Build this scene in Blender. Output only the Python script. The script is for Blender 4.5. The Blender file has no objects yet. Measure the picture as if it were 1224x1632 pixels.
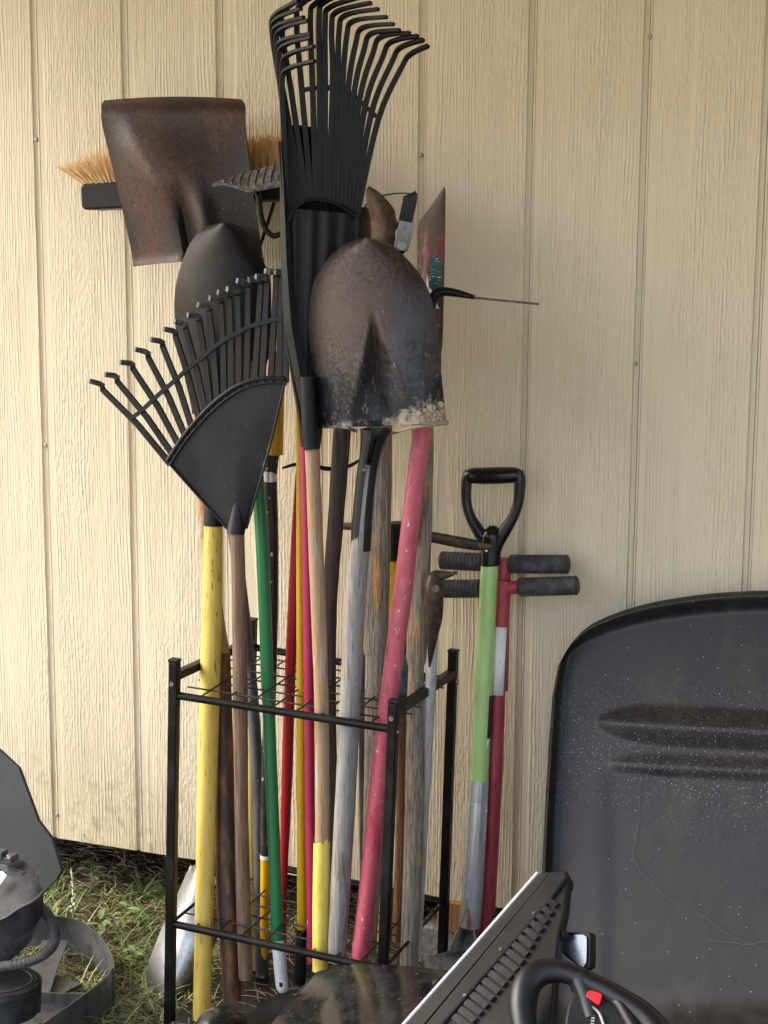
import bpy, bmesh, math, random
from mathutils import Vector, Matrix, noise as mnoise
random.seed(7)
sc = bpy.context.scene
COL = sc.collection
rad = math.radians

# ------------------------------------------------------------------ camera
W0, H0, FPX = 1224.0, 1632.0, 2552.7
YAW, PITCH, ROLL, DIST, HC = rad(-21.12), rad(9.15), rad(0.35), 2.786, 1.33
def cam_axes():
    cy, sy = math.cos(YAW), math.sin(YAW)
    f = Vector((sy*math.cos(PITCH), cy*math.cos(PITCH), -math.sin(PITCH)))
    r = Vector((cy, -sy, 0)); u = r.cross(f)
    c, s = math.cos(ROLL), math.sin(ROLL)
    return c*r+s*u, -s*r+c*u, f
CR, CU, CF = cam_axes()
CP = Vector((0, -DIST, HC))
cam = bpy.data.cameras.new('camera'); camo = bpy.data.objects.new('camera', cam); COL.objects.link(camo)
cam.sensor_fit = 'HORIZONTAL'; cam.sensor_width = 36; cam.lens = FPX/W0*36
cam.clip_start = .05; cam.clip_end = 500
m = Matrix((CR, CU, -CF)).transposed().to_4x4(); m.translation = CP
camo.matrix_world = m
sc.camera = camo

# ------------------------------------------------------------------ light
SUN_EL, SUN_AZ = 42, 118      # elevation; azimuth of the direction TO the sun, counted from +x towards +y
w = bpy.data.worlds.new('World'); sc.world = w; w.use_nodes = True
nt = w.node_tree
sky = nt.nodes.new('ShaderNodeTexSky'); sky.sky_type = 'NISHITA'; sky.sun_disc = False
SUN_DIR = Vector((-.74, -.28, .61)).normalized()
sky.sun_elevation = math.asin(SUN_DIR.z); sky.sun_rotation = math.atan2(SUN_DIR.x, SUN_DIR.y)
sky.air_density = 1.0; sky.dust_density = 2.5; sky.ozone_density = .6
nt.links.new(sky.outputs[0], nt.nodes['Background'].inputs[0])
nt.nodes['Background'].inputs[1].default_value = .15
sl = bpy.data.lights.new('sun', 'SUN'); so = bpy.data.objects.new('sun', sl); COL.objects.link(so)
sl.energy = .75; sl.angle = rad(35); sl.color = (1, .95, .87)
so.rotation_euler = SUN_DIR.to_track_quat('Z', 'Y').to_euler(); so.location = SUN_DIR*20
sc.view_settings.view_transform = 'Standard'; sc.view_settings.look = 'None'
sc.view_settings.gamma = 1; sc.view_settings.exposure = 1.66
sc.cycles.use_denoising = True
sc.cycles.max_bounces = 6; sc.cycles.diffuse_bounces = 4

# ------------------------------------------------------------------ helpers: pixels to points
def ray(x, y): return CR*((x-W0/2)/FPX) - CU*((y-H0/2)/FPX) + CF
def at(x, y, Y):
    d = ray(x, y); return CP + d*((Y-CP.y)/d.y)
def gr(x, y, z=-.04):
    d = ray(x, y); return CP + d*((z-CP.z)/d.z)
def on(x, y, p0, n):
    d = ray(x, y); return CP + d*((p0-CP).dot(n)/d.dot(n))
def ps(P): return (P-CP).dot(CF)/FPX        # metres per pixel at a point

# ------------------------------------------------------------------ helpers: mesh builder
class MB:
    def __init__(s): s.v = []; s.f = []; s.mi = []
    def add(s, vs, fs, mi=0):
        b = len(s.v); s.v += [Vector(x) for x in vs]
        for f in fs: s.f.append([b+i for i in f]); s.mi.append(mi)
    def tube(s, pts, rs, n=14, caps=True, flat=1.0, flatdir=None, mi=0, closed=False, rib=None):
        pts = [Vector(p) for p in pts]; N = len(pts)
        if not hasattr(rs, '__len__'): rs = [rs]*N
        T = []
        for i in range(N):
            a = pts[(i-1) % N] if closed or i > 0 else pts[i]
            b = pts[(i+1) % N] if closed or i < N-1 else pts[i]
            T.append((b-a).normalized())
        ref = Vector(flatdir) if flatdir is not None else (Vector((0, 1, 0)) if abs(T[0].y) < .9 else Vector((1, 0, 0)))
        vs = []; fs = []; nrm = ref
        for i in range(N):
            if flatdir is not None: nrm = Vector(flatdir)
            nn = nrm - T[i]*nrm.dot(T[i])
            nn.normalize(); bb = T[i].cross(nn)
            nrm = nn
            for k in range(n):
                a = 2*math.pi*k/n
                vs.append(pts[i] + nn*(math.cos(a)*rs[i]*flat) + bb*(math.sin(a)*rs[i]))
        M = N if closed else N-1
        for i in range(M):
            for k in range(n):
                j = (i+1) % N
                fs.append([i*n+k, j*n+k, j*n+(k+1) % n, i*n+(k+1) % n])
        if caps and not closed:
            fs.append(list(range(n))); fs.append([(N-1)*n+k for k in reversed(range(n))])
        s.add(vs, fs, mi); return s
    def bar(s, p0, p1, wd, ht, up=(0, 0, 1), mi=0):
        p0, p1 = Vector(p0), Vector(p1); t = (p1-p0).normalized(); up = Vector(up)
        u2 = (up - t*up.dot(t)).normalized(); sd = t.cross(u2)
        vs = [p + sd*(a*wd/2) + u2*(b*ht/2) for p in (p0, p1) for a, b in ((-1, -1), (1, -1), (1, 1), (-1, 1))]
        s.add(vs, [[0, 1, 2, 3], [7, 6, 5, 4], [0, 4, 5, 1], [1, 5, 6, 2], [2, 6, 7, 3], [3, 7, 4, 0]], mi); return s
    def strip(s, pts, wd, th, sides, mi=0):
        """rectangular section swept along pts; sides: width direction (vector or list)"""
        N = len(pts); pts = [Vector(p) for p in pts]
        if not isinstance(wd, (list, tuple)): wd = [wd]*N
        vs = []; fs = []
        for i in range(N):
            t = (pts[min(i+1, N-1)]-pts[max(i-1, 0)]).normalized()
            sd = Vector(sides[i] if isinstance(sides, list) else sides); sd = (sd-t*sd.dot(t)).normalized(); n = t.cross(sd)
            for a, b in ((-1, -1), (1, -1), (1, 1), (-1, 1)): vs.append(pts[i]+sd*(a*wd[i]/2)+n*(b*th/2))
        for i in range(N-1):
            for k in range(4): fs.append([i*4+k, i*4+(k+1) % 4, i*4+4+(k+1) % 4, i*4+4+k])
        fs.append([3, 2, 1, 0]); fs.append([4*N-4, 4*N-3, 4*N-2, 4*N-1])
        s.add(vs, fs, mi); return s
    def grid(s, fn, nu, nv, th, away=None, mi=0, fixed=None):
        """sheet fn(u,v), u,v in 0..1, thickened away from the camera"""
        P = [[Vector(fn(i/nu, j/nv)) for i in range(nu+1)] for j in range(nv+1)]
        vs = []; back = []
        for j in range(nv+1):
            for i in range(nu+1):
                a = P[j][min(i+1, nu)]-P[j][max(i-1, 0)]; b = P[min(j+1, nv)][i]-P[max(j-1, 0)][i]
                n = a.cross(b)
                if n.length < 1e-12: n = Vector((0, 1, 0))
                n.normalize()
                if n.dot(away if away is not None else CF) < 0: n = -n
                vs.append(P[j][i]); back.append(P[j][i]+(Vector(fixed) if fixed is not None else n*th))
        K = len(vs); w_ = nu+1; fs = []
        for j in range(nv):
            for i in range(nu):
                a, b, c, d = j*w_+i, j*w_+i+1, (j+1)*w_+i+1, (j+1)*w_+i
                fs.append([a, b, c, d]); fs.append([K+d, K+c, K+b, K+a])
        ring = [i for i in range(nu+1)] + [j*w_+nu for j in range(1, nv+1)] + [nv*w_+i for i in range(nu-1, -1, -1)] + [j*w_ for j in range(nv-1, 0, -1)]
        R = len(ring)
        for k in range(R):
            a, b = ring[k], ring[(k+1) % R]; fs.append([b, a, K+a, K+b])
        s.add(vs+back, fs, mi); return s
    def prism(s, poly, off, mi=0):
        n = len(poly); off = Vector(off)
        vs = [Vector(p) for p in poly] + [Vector(p)+off for p in poly]
        fs = [list(range(n)), [n+i for i in reversed(range(n))]] + [[i, n+i, n+(i+1) % n, (i+1) % n] for i in range(n)]
        s.add(vs, fs, mi); return s
    def ball(s, c, rx, ry=None, rz=None, nu=14, nv=9, mi=0):
        c = Vector(c); ry = ry or rx; rz = rz or rx; vs = []; fs = []
        for j in range(nv+1):
            t = math.pi*j/nv
            for i in range(nu):
                a = 2*math.pi*i/nu
                vs.append(c+Vector((rx*math.sin(t)*math.cos(a), ry*math.sin(t)*math.sin(a), rz*math.cos(t))))
        for j in range(nv):
            for i in range(nu):
                fs.append([j*nu+i, (j+1)*nu+i, (j+1)*nu+(i+1) % nu, j*nu+(i+1) % nu])
        s.add(vs, fs, mi); return s
    def build(s, name, mat, parent=None, smooth=True, angle=40, bevel=0, weld=False):
        org = Vector(WLOC.get(parent.name, (0, 0, 0))) if parent else Vector((0, 0, 0))
        if parent is None and s.v:
            lo = min(v.z for v in s.v); org = Vector((sum(v.x for v in s.v)/len(s.v), sum(v.y for v in s.v)/len(s.v), lo))
        me = bpy.data.meshes.new(name)
        me.from_pydata([tuple(v-org) for v in s.v], [], s.f)
        for mm in (mat if isinstance(mat, (list, tuple)) else [mat]): me.materials.append(mm)
        bm = bmesh.new(); bm.from_mesh(me)
        bm.faces.ensure_lookup_table()
        for f, k in zip(bm.faces, s.mi): f.material_index = k
        if weld: bmesh.ops.remove_doubles(bm, verts=bm.verts, dist=1e-5)
        bmesh.ops.recalc_face_normals(bm, faces=bm.faces)
        bm.to_mesh(me); bm.free()
        me.polygons.foreach_set('use_smooth', [smooth]*len(me.polygons))
        if smooth: me.set_sharp_from_angle(angle=rad(angle))
        o = bpy.data.objects.new(name, me); COL.objects.link(o)
        if parent: o.parent = parent
        else: o.location = org
        WLOC[o.name] = org
        if bevel:
            b = o.modifiers.new('bevel', 'BEVEL'); b.width = bevel; b.segments = 2; b.limit_method = 'ANGLE'; b.angle_limit = rad(35)
            b.harden_normals = False
        return o
WLOC = {}
def thing(name, label, cat, loc, group=None):
    o = bpy.data.objects.new(name, None); COL.objects.link(o); o.empty_display_size = .05
    o.location = loc; WLOC[o.name] = Vector(loc); o['label'] = label; o['category'] = cat
    if group: o['group'] = group
    return o
def tag(o, label=None, cat=None, kind=None, group=None):
    for k, v in (('label', label), ('category', cat), ('kind', kind), ('group', group)):
        if v: o[k] = v
    return o
def cr(pts, n=6):
    """Catmull-Rom through tuples of any length"""
    out = []; L = len(pts)
    for i in range(L-1):
        p0, p1, p2, p3 = pts[max(i-1, 0)], pts[i], pts[i+1], pts[min(i+2, L-1)]
        for k in range(n):
            t = k/n
            out.append(tuple(.5*((2*b)+(-a+c)*t+(2*a-5*b+4*c-d)*t*t+(-a+3*b-3*c+d)*t**3) for a, b, c, d in zip(p0, p1, p2, p3)))
    out.append(tuple(pts[-1])); return out
def pxtube(mb, pts, n=16, sub=5, wob=0, **k):
    """pts: (px, py, Y, width in px)"""
    q = cr(pts, sub); P = [at(a, b, c) for a, b, c, d in q]
    R = [d/2*ps(p) for (a, b, c, d), p in zip(q, P)]
    if wob: R = [r*(1+wob*mnoise.noise(Vector((i*.7, r*900, 3)))) for i, r in enumerate(R)]
    return mb.tube(P, R, n=n, **k)
def interp(tab, x):
    for (a, b), (c, d) in zip(tab, tab[1:]):
        if x <= c:
            if x <= a: return b
            return b+(d-b)*(x-a)/(c-a)
    return tab[-1][1]
def sstep(a, b, x):
    t = min(1, max(0, (x-a)/(b-a))); return t*t*(3-2*t)

# ------------------------------------------------------------------ materials
def mat(name, col, rough=.5, metal=0, layers=(), bump=(), coat=0, spec=.5):
    """layers: dict(col, scale(3), lo, hi, detail, rough, metal, grad=(axis,a,b), inv)"""
    mt = bpy.data.materials.new(name); mt.use_nodes = True; t = mt.node_tree; N = t.nodes; L = t.links
    b = N['Principled BSDF']; b.inputs['Roughness'].default_value = rough; b.inputs['Metallic'].default_value = metal
    b.inputs['Base Color'].default_value = (*col, 1); b.inputs['Specular IOR Level'].default_value = spec
    if coat: b.inputs['Coat Weight'].default_value = coat; b.inputs['Coat Roughness'].default_value = .15
    tc = N.new('ShaderNodeTexCoord'); cur = None; curR = None; curM = None
    sep = None
    def noise(scale, detail=4, kind='noise', seed=0, rgh=.55, dist=0):
        mp = N.new('ShaderNodeMapping'); mp.inputs['Scale'].default_value = scale; mp.inputs['Location'].default_value = (seed*3.7, seed*1.3, seed*2.1)
        L.new(tc.outputs['Object'], mp.inputs[0])
        if kind == 'voronoi':
            x = N.new('ShaderNodeTexVoronoi'); x.inputs['Scale'].default_value = 1; L.new(mp.outputs[0], x.inputs[0]); return x.outputs['Distance']
        x = N.new('ShaderNodeTexNoise'); x.inputs['Scale'].default_value = 1; x.inputs['Detail'].default_value = detail; x.inputs['Roughness'].default_value = rgh
        x.inputs['Distortion'].default_value = dist
        L.new(mp.outputs[0], x.inputs[0]); return x.outputs[0]
    for i, ly in enumerate(layers):
        fac = noise(ly['scale'], ly.get('detail', 4), ly.get('kind', 'noise'), ly.get('seed', i+1), ly.get('nr', .6), ly.get('dist', 0))
        for (ax, a, c, st_) in ly.get('gadd', []):
            if sep is None:
                sep = N.new('ShaderNodeSeparateXYZ'); L.new(tc.outputs['Object'], sep.inputs[0])
            g = N.new('ShaderNodeMapRange'); g.inputs[1].default_value = a; g.inputs[2].default_value = c; g.inputs[3].default_value = -st_; g.inputs[4].default_value = st_; L.new(sep.outputs[ax], g.inputs[0])
            ad = N.new('ShaderNodeMath'); ad.operation = 'ADD'; L.new(fac, ad.inputs[0]); L.new(g.outputs[0], ad.inputs[1]); fac = ad.outputs[0]
        mr = N.new('ShaderNodeMapRange'); mr.inputs[1].default_value = ly['lo']; mr.inputs[2].default_value = ly['hi']
        mr.inputs[4].default_value = ly.get('amt', 1.0)
        L.new(fac, mr.inputs[0]); fac = mr.outputs[0]
        for gg in ([ly['grad']] if 'grad' in ly else [])+list(ly.get('grads', [])):
            if sep is None:
                sep = N.new('ShaderNodeSeparateXYZ'); L.new(tc.outputs['Object'], sep.inputs[0])
            ax, a, c = gg
            g = N.new('ShaderNodeMapRange'); g.inputs[1].default_value = a; g.inputs[2].default_value = c; L.new(sep.outputs[ax], g.inputs[0])
            mu = N.new('ShaderNodeMath'); mu.operation = 'MULTIPLY'; L.new(fac, mu.inputs[0]); L.new(g.outputs[0], mu.inputs[1]); fac = mu.outputs[0]
        mx = N.new('ShaderNodeMix'); mx.data_type = 'RGBA'
        L.new(fac, mx.inputs['Factor']); mx.inputs['B'].default_value = (*ly['col'], 1)
        if cur is None: mx.inputs['A'].default_value = (*col, 1)
        else: L.new(cur, mx.inputs['A'])
        cur = mx.outputs['Result']
        for key, base in (('rough', rough), ('metal', metal)):
            if key in ly:
                mf = N.new('ShaderNodeMix'); mf.data_type = 'FLOAT'; L.new(fac, mf.inputs['Factor']); mf.inputs['B'].default_value = ly[key]
                prev = curR if key == 'rough' else curM
                if prev is None: mf.inputs['A'].default_value = base
                else: L.new(prev, mf.inputs['A'])
                if key == 'rough': curR = mf.outputs['Result']
                else: curM = mf.outputs['Result']
    if cur: L.new(cur, b.inputs['Base Color'])
    if curR: L.new(curR, b.inputs['Roughness'])
    if curM: L.new(curM, b.inputs['Metallic'])
    prev = None
    for i, bp in enumerate(bump):
        h = noise(bp['scale'], bp.get('detail', 4), bp.get('kind', 'noise'), 11+i, bp.get('nr', .6), bp.get('dist', 0))
        bn = N.new('ShaderNodeBump'); bn.inputs['Strength'].default_value = bp.get('s', .5); bn.inputs['Distance'].default_value = bp.get('d', .002)
        if bp.get('inv'): bn.invert = True
        L.new(h, bn.inputs['Height'])
        if prev: L.new(prev, bn.inputs['Normal'])
        prev = bn.outputs[0]
    if prev: L.new(prev, b.inputs['Normal'])
    return mt

FINE = dict(scale=(900, 900, 900), s=.15, d=.0006)
def painted(name, col, rough=.35, chip=(.5, .45, .4), lo=.66, dirt=None, coat=0):
    return mat(name, col, rough, layers=[
        dict(col=tuple(c*.62 for c in col), scale=(14, 14, 6), lo=.42, hi=.75, amt=.55, rough=rough+.15),
        dict(col=dirt or tuple(c*.35+.05 for c in col), scale=(120, 120, 25), lo=.62, hi=.7, amt=.7),
        dict(col=chip, scale=(170, 170, 70), lo=lo, hi=lo+.015)], bump=[dict(scale=(60, 60, 20), s=.2, d=.001)], coat=coat)
def wood(name, c1, c2, c3=None, rough=.75, lo3=.6, crack=.6, k=1.0):
    dk = tuple(x*.3 for x in c2); lt = tuple(min(.9, x*1.35) for x in c1)
    ly = [dict(col=c2, scale=(240, 240, 6), lo=.40, hi=.62, detail=6, dist=.3, nr=.7), dict(col=lt, scale=(320, 320, 12), lo=.55, hi=.64, detail=4, amt=.45)]
    if c3: ly.append(dict(col=c3, scale=(52, 52, 6), lo=lo3, hi=lo3+.05, detail=6, nr=.7))
    ly.append(dict(col=dk, scale=(380, 380, 13), lo=.57, hi=.61, detail=4, amt=crack))
    return mat(name, c1, rough, layers=ly, bump=[dict(scale=(230, 230, 8), s=.8*k, d=.0016, detail=5)])
MT = {}
MT['black_metal'] = mat('rack_black_powder_coat', (.005, .005, .0055), .4, spec=.22, bump=[FINE], layers=[dict(col=(.08, .075, .065), scale=(160, 160, 160), lo=.69, hi=.75, amt=.6), dict(col=(.014, .013, .012), scale=(20, 20, 20), lo=.5, hi=.7, rough=.6)])
MT['wire'] = mat('rack_wire', (.012, .012, .013), .45)
MT['bolt'] = mat('steel_bolt', (.25, .25, .25), .35, 1)
MT['screw'] = mat('galvanised_nail', (.36, .35, .32), .5, .5)
MT['black_plastic'] = mat('black_plastic', (.006, .006, .0065), .45, spec=.3, layers=[dict(col=(.02, .02, .019), scale=(30, 30, 30), lo=.5, hi=.75, amt=.6, rough=.6), dict(col=(.12, .115, .1), scale=(210, 210, 210), lo=.7, hi=.78, amt=.5)], bump=[FINE])
MT['dusty_plastic'] = mat('dusty_black_plastic', (.007, .007, .0075), .42, spec=.35, layers=[dict(col=(.022, .022, .023), scale=(26, 26, 12), lo=.42, hi=.75, amt=.8, rough=.6), dict(col=(.08, .08, .078), scale=(150, 150, 60), lo=.6, hi=.78, amt=.5, rough=.75), dict(col=(.3, .29, .27), scale=(420, 420, 420), lo=.72, hi=.8, amt=.5)], bump=[FINE])
MT['tip_plastic'] = mat('grey_tine_plastic', (.06, .061, .063), .45, layers=[dict(col=(.24, .24, .24), scale=(120, 120, 120), lo=.45, hi=.65, amt=.8)])  # paler than the tine plastic, with a still paler mottle
MT['rust'] = mat('rusty_blade', (.020, .0095, .005), .45, .2, layers=[
    dict(col=(.072, .028, .012), scale=(9, 9, 6), lo=.42, hi=.62, detail=6, rough=.6, metal=.2),
    dict(col=(.010, .007, .006), scale=(120, 120, 120), lo=.48, hi=.62, detail=5, amt=.75),
    dict(col=(.13, .07, .045), scale=(330, 330, 330), lo=.60, hi=.7, amt=.6),
    dict(col=(.42, .38, .33), scale=(380, 380, 260), lo=.69, hi=.74, amt=.9)], bump=[dict(scale=(260, 260, 260), s=.55, d=.0012), dict(scale=(60, 60, 60), s=.2, d=.002)])
MT['dark_steel'] = mat('dark_shovel_steel', (.006, .0045, .0045), .48, .2, spec=.35, layers=[
    dict(col=(.016, .009, .0075), scale=(18, 18, 14), lo=.42, hi=.68, detail=6), dict(col=(.017, .018, .021), scale=(40, 40, 25), lo=.5, hi=.72, amt=.8),
    dict(col=(.25, .22, .19), scale=(420, 420, 420), lo=.68, hi=.75, amt=.6)], bump=[dict(scale=(300, 300, 300), s=.35, d=.0008)])
MT['old_iron'] = mat('forged_iron', (.05, .042, .036), .5, .5, layers=[dict(col=(.12, .07, .045), scale=(50, 50, 50), lo=.45, hi=.65), dict(col=(.22, .2, .18), scale=(200, 200, 120), lo=.58, hi=.72, amt=.6)], bump=[dict(scale=(160, 160, 160), s=.5, d=.0015)])
MT['rust_brown'] = mat('rusty_digger_blade', (.1, .058, .034), .75, .1, layers=[dict(col=(.17, .12, .08), scale=(60, 60, 40), lo=.45, hi=.66), dict(col=(.035, .025, .02), scale=(140, 140, 90), lo=.56, hi=.68), dict(col=(.33, .29, .23), scale=(260, 260, 260), lo=.66, hi=.74, amt=.7)], bump=[dict(scale=(220, 220, 220), s=.5, d=.001)])
MT['yellow_wood'] = mat('yellow_painted_wood', (.70, .51, .10), .5, layers=[dict(col=(.58, .38, .055), scale=(70, 70, 3), lo=.42, hi=.65, amt=.7), dict(col=(.78, .62, .2), scale=(30, 30, 8), lo=.5, hi=.75, amt=.5), dict(col=(.2, .12, .03), scale=(200, 200, 3), lo=.62, hi=.655, amt=.85), dict(col=(.2, .14, .06), scale=(160, 160, 50), lo=.7, hi=.74, amt=.7)], bump=[dict(scale=(160, 160, 5), s=.35, d=.001)])
MT['yellow_smooth'] = painted('yellow_fibreglass', (.72, .42, .012), .35, lo=.74)
MT['pale_yellow'] = mat('pale_yellow_dipped_paint', (.80, .66, .13), .42, layers=[dict(col=(.72, .52, .08), scale=(50, 50, 20), lo=.5, hi=.7), dict(col=(.35, .25, .06), scale=(220, 220, 90), lo=.68, hi=.72)], bump=[dict(scale=(150, 150, 60), s=.5, d=.0012)])
MT['wood_brown'] = wood('brown_weathered_wood', (.235, .155, .095), (.13, .08, .048), crack=.6)
MT['wood_grey'] = wood('grey_weathered_wood', (.335, .315, .29), (.235, .215, .195), (.20, .16, .125), lo3=.56, crack=.45)
MT['wood_dark'] = wood('dark_weathered_wood', (.075, .055, .045), (.035, .026, .022), (.15, .12, .1), lo3=.58)
MT['wood_old'] = wood('old_varnished_wood', (.33, .285, .225), (.155, .13, .10), (.52, .26, .075), lo3=.57, crack=.7)
MT['wood_orange'] = wood('orange_varnished_wood', (.46, .24, .085), (.33, .27, .2), (.40, .36, .31), lo3=.55, crack=.5)
MT['rusty_handle'] = mat('brown_stained_handle', (.075, .038, .026), .5, layers=[dict(col=(.26, .11, .03), scale=(60, 60, 14), lo=.5, hi=.68, detail=5), dict(col=(.03, .02, .018), scale=(90, 90, 12), lo=.52, hi=.7, amt=.7), dict(col=(.4, .34, .28), scale=(300, 300, 120), lo=.69, hi=.74)], bump=[dict(scale=(170, 170, 30), s=.4, d=.001)])
MT['green'] = painted('green_coated_steel', (.018, .19, .065), .3, chip=(.03, .25, .1), lo=.8)
MT['red'] = painted('dark_red_coated', (.33, .008, .012), .35, chip=(.5, .2, .2), lo=.74)
MT['crimson'] = painted('crimson_fibreglass', (.37, .016, .072), .38, chip=(.75, .55, .5), lo=.71)
MT['pink'] = mat('faded_red_fibreglass', (.56, .105, .145), .45, layers=[dict(col=(.42, .03, .05), scale=(26, 26, 10), lo=.52, hi=.66, amt=.8), dict(col=(.68, .22, .25), scale=(70, 70, 24), lo=.52, hi=.72, amt=.6), dict(col=(.8, .62, .6), scale=(150, 150, 90), lo=.665, hi=.70), dict(col=(.2, .06, .07), scale=(120, 120, 30), lo=.64, hi=.68, amt=.8)], bump=[dict(scale=(90, 90, 40), s=.2, d=.001)])
MT['black_paint'] = mat('chipped_black_pole', (.012, .011, .011), .38, layers=[dict(col=(.55, .53, .5), scale=(130, 130, 60), lo=.655, hi=.67), dict(col=(.05, .045, .04), scale=(60, 60, 12), lo=.5, hi=.7)])
MT['grey_pole'] = mat('grey_pole', (.085, .088, .095), .55, layers=[dict(col=(.03, .03, .034), scale=(40, 40, 8), lo=.45, hi=.65), dict(col=(.5, .48, .45), scale=(200, 200, 60), lo=.67, hi=.7)])
MT['pale_pole'] = mat('pale_grey_pole', (.52, .51, .49), .5, layers=[dict(col=(.32, .31, .29), scale=(90, 90, 20), lo=.48, hi=.68), dict(col=(.12, .1, .09), scale=(260, 260, 120), lo=.66, hi=.7)], bump=[dict(scale=(120, 120, 50), s=.3, d=.001)])
MT['blue_grey'] = mat('blue_grey_tape', (.13, .2, .25), .6, layers=[dict(col=(.07, .11, .14), scale=(60, 60, 60), lo=.5, hi=.65)])
MT['bristle'] = mat('tan_bristles', (.68, .40, .14), .7, layers=[dict(col=(.8, .56, .26), scale=(70, 70, 25), lo=.42, hi=.65)])
MT['silver'] = mat('galvanised_steel', (.74, .76, .77), .25, .6, layers=[dict(col=(.22, .22, .22), scale=(60, 60, 8), lo=.5, hi=.7, rough=.5), dict(col=(.75, .76, .77), scale=(280, 280, 50), lo=.62, hi=.72)], bump=[dict(scale=(220, 220, 40), s=.2, d=.0007)])
MT['alu'] = mat('worn_aluminium', (.52, .53, .545), .36, 1, layers=[dict(col=(.27, .27, .28), scale=(16, 16, 16), lo=.42, hi=.68, rough=.55, detail=6), dict(col=(.14, .14, .14), scale=(260, 260, 90), lo=.58, hi=.7, rough=.7, amt=.8)], bump=[dict(scale=(240, 240, 240), s=.25, d=.0007)])
MT['collar'] = mat('zinc_collar', (.62, .68, .68), .3, .6, layers=[dict(col=(.4, .45, .46), scale=(90, 90, 20), lo=.5, hi=.7)])
MT['dull_steel'] = mat('dull_steel', (.34, .335, .33), .38, .6, layers=[dict(col=(.07, .065, .06), scale=(40, 40, 30), lo=.45, hi=.68, rough=.6), dict(col=(.42, .41, .4), scale=(200, 200, 200), lo=.66, hi=.75)], bump=[dict(scale=(200, 200, 200), s=.25, d=.0007)])
MT['lime'] = mat('lime_green_tube', (.43, .68, .24), .22, layers=[dict(col=(.38, .62, .2), scale=(30, 30, 10), lo=.5, hi=.7), dict(col=(.65, .7, .5), scale=(160, 160, 160), lo=.74, hi=.76)], coat=.4)
MT['gloss_black'] = mat('gloss_black_grip', (.008, .008, .009), .22, layers=[dict(col=(.03, .03, .03), scale=(120, 120, 120), lo=.6, hi=.75, rough=.45)])
MT['digger_red'] = mat('red_painted_pipe', (.36, .035, .055), .42, layers=[dict(col=(.44, .075, .09), scale=(30, 30, 14), lo=.45, hi=.7), dict(col=(.12, .012, .016), scale=(150, 150, 80), lo=.62, hi=.7), dict(col=(.6, .45, .42), scale=(210, 210, 210), lo=.74, hi=.76)], bump=[dict(scale=(80, 80, 40), s=.2, d=.001)])
MT['rubber'] = mat('dusty_black_rubber', (.035, .036, .038), .7, layers=[dict(col=(.085, .086, .088), scale=(45, 45, 45), lo=.45, hi=.68), dict(col=(.22, .22, .21), scale=(150, 150, 150), lo=.64, hi=.76, amt=.7)], bump=[dict(scale=(300, 300, 300), s=.3, d=.001)])
MT['paper'] = mat('worn_white_label', (.88, .86, .82), .7, layers=[dict(col=(.42, .38, .32), scale=(190, 190, 190), lo=.63, hi=.68), dict(col=(.9, .88, .84), scale=(40, 40, 40), lo=.5, hi=.7)])
MT['navy'] = mat('navy_label', (.012, .03, .06), .35)
MT['white_paint'] = mat('white_print', (.8, .8, .8), .5)
MT['grey_print'] = mat('grey_print', (.35, .35, .35), .5)
MT['white_grip'] = mat('white_grip', (.70, .72, .75), .5, bump=[dict(scale=(330, 330, 330), kind='voronoi', s=.8, d=.0015)], layers=[dict(col=(.4, .4, .4), scale=(60, 60, 60), lo=.55, hi=.75, amt=.6)])
MT['trim_white'] = mat('white_edge_trim', (.72, .72, .7), .4)
MT['label_green'] = mat('worn_green_label', (.012, .085, .055), .5, layers=[dict(col=(.6, .58, .5), scale=(120, 120, 330), lo=.60, hi=.63), dict(col=(.35, .1, .05), scale=(90, 90, 60), lo=.66, hi=.7)])
MT['hoe_strap'] = mat('black_strap_steel', (.016, .016, .018), .45)
MT['alum_clamp'] = mat('cast_aluminium', (.42, .42, .41), .45, .9, layers=[dict(col=(.25, .25, .24), scale=(70, 70, 70), lo=.5, hi=.7)], bump=[dict(scale=(150, 150, 150), s=.3, d=.001)])
MT['concrete'] = mat('concrete_block', (.27, .27, .265), .9, layers=[dict(col=(.16, .16, .155), scale=(60, 60, 60), lo=.45, hi=.7)], bump=[dict(scale=(120, 120, 120), s=.9, d=.004)])
MT['fresh_wood'] = wood('orange_lumber', (.42, .20, .07), (.28, .12, .04))
MT['dirt_dark'] = mat('dark_timber', (.03, .022, .016), .9)
MT['grey_sheet'] = mat('grey_plastic_sheet', (.022, .0225, .024), .5, layers=[dict(col=(.032, .032, .033), scale=(7, 7, 5), lo=.4, hi=.7), dict(col=(.08, .08, .078), scale=(90, 90, 30), lo=.62, hi=.75, amt=.5)], bump=[FINE])
MT['grey_housing'] = mat('grey_scuffed_housing', (.022, .023, .025), .62, spec=.25, layers=[dict(col=(.055, .057, .061), scale=(26, 26, 12), lo=.45, hi=.7, amt=.8), dict(col=(.018, .018, .018), scale=(60, 60, 30), lo=.54, hi=.66, amt=.8), dict(col=(.10, .095, .08), scale=(35, 35, 20), lo=.62, hi=.72, amt=.6, detail=7)], bump=[dict(scale=(200, 200, 200), s=.25, d=.0008)])
MT['grey_guard'] = mat('grey_guard_plastic', (.062, .061, .071), .4, layers=[dict(col=(.085, .083, .068), scale=(18, 18, 18), lo=.5, hi=.65, detail=7), dict(col=(.026, .023, .027), scale=(25, 25, 14), lo=.52, hi=.66), dict(col=(.3, .3, .28), scale=(260, 260, 260), lo=.7, hi=.75)], bump=[FINE])
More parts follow.
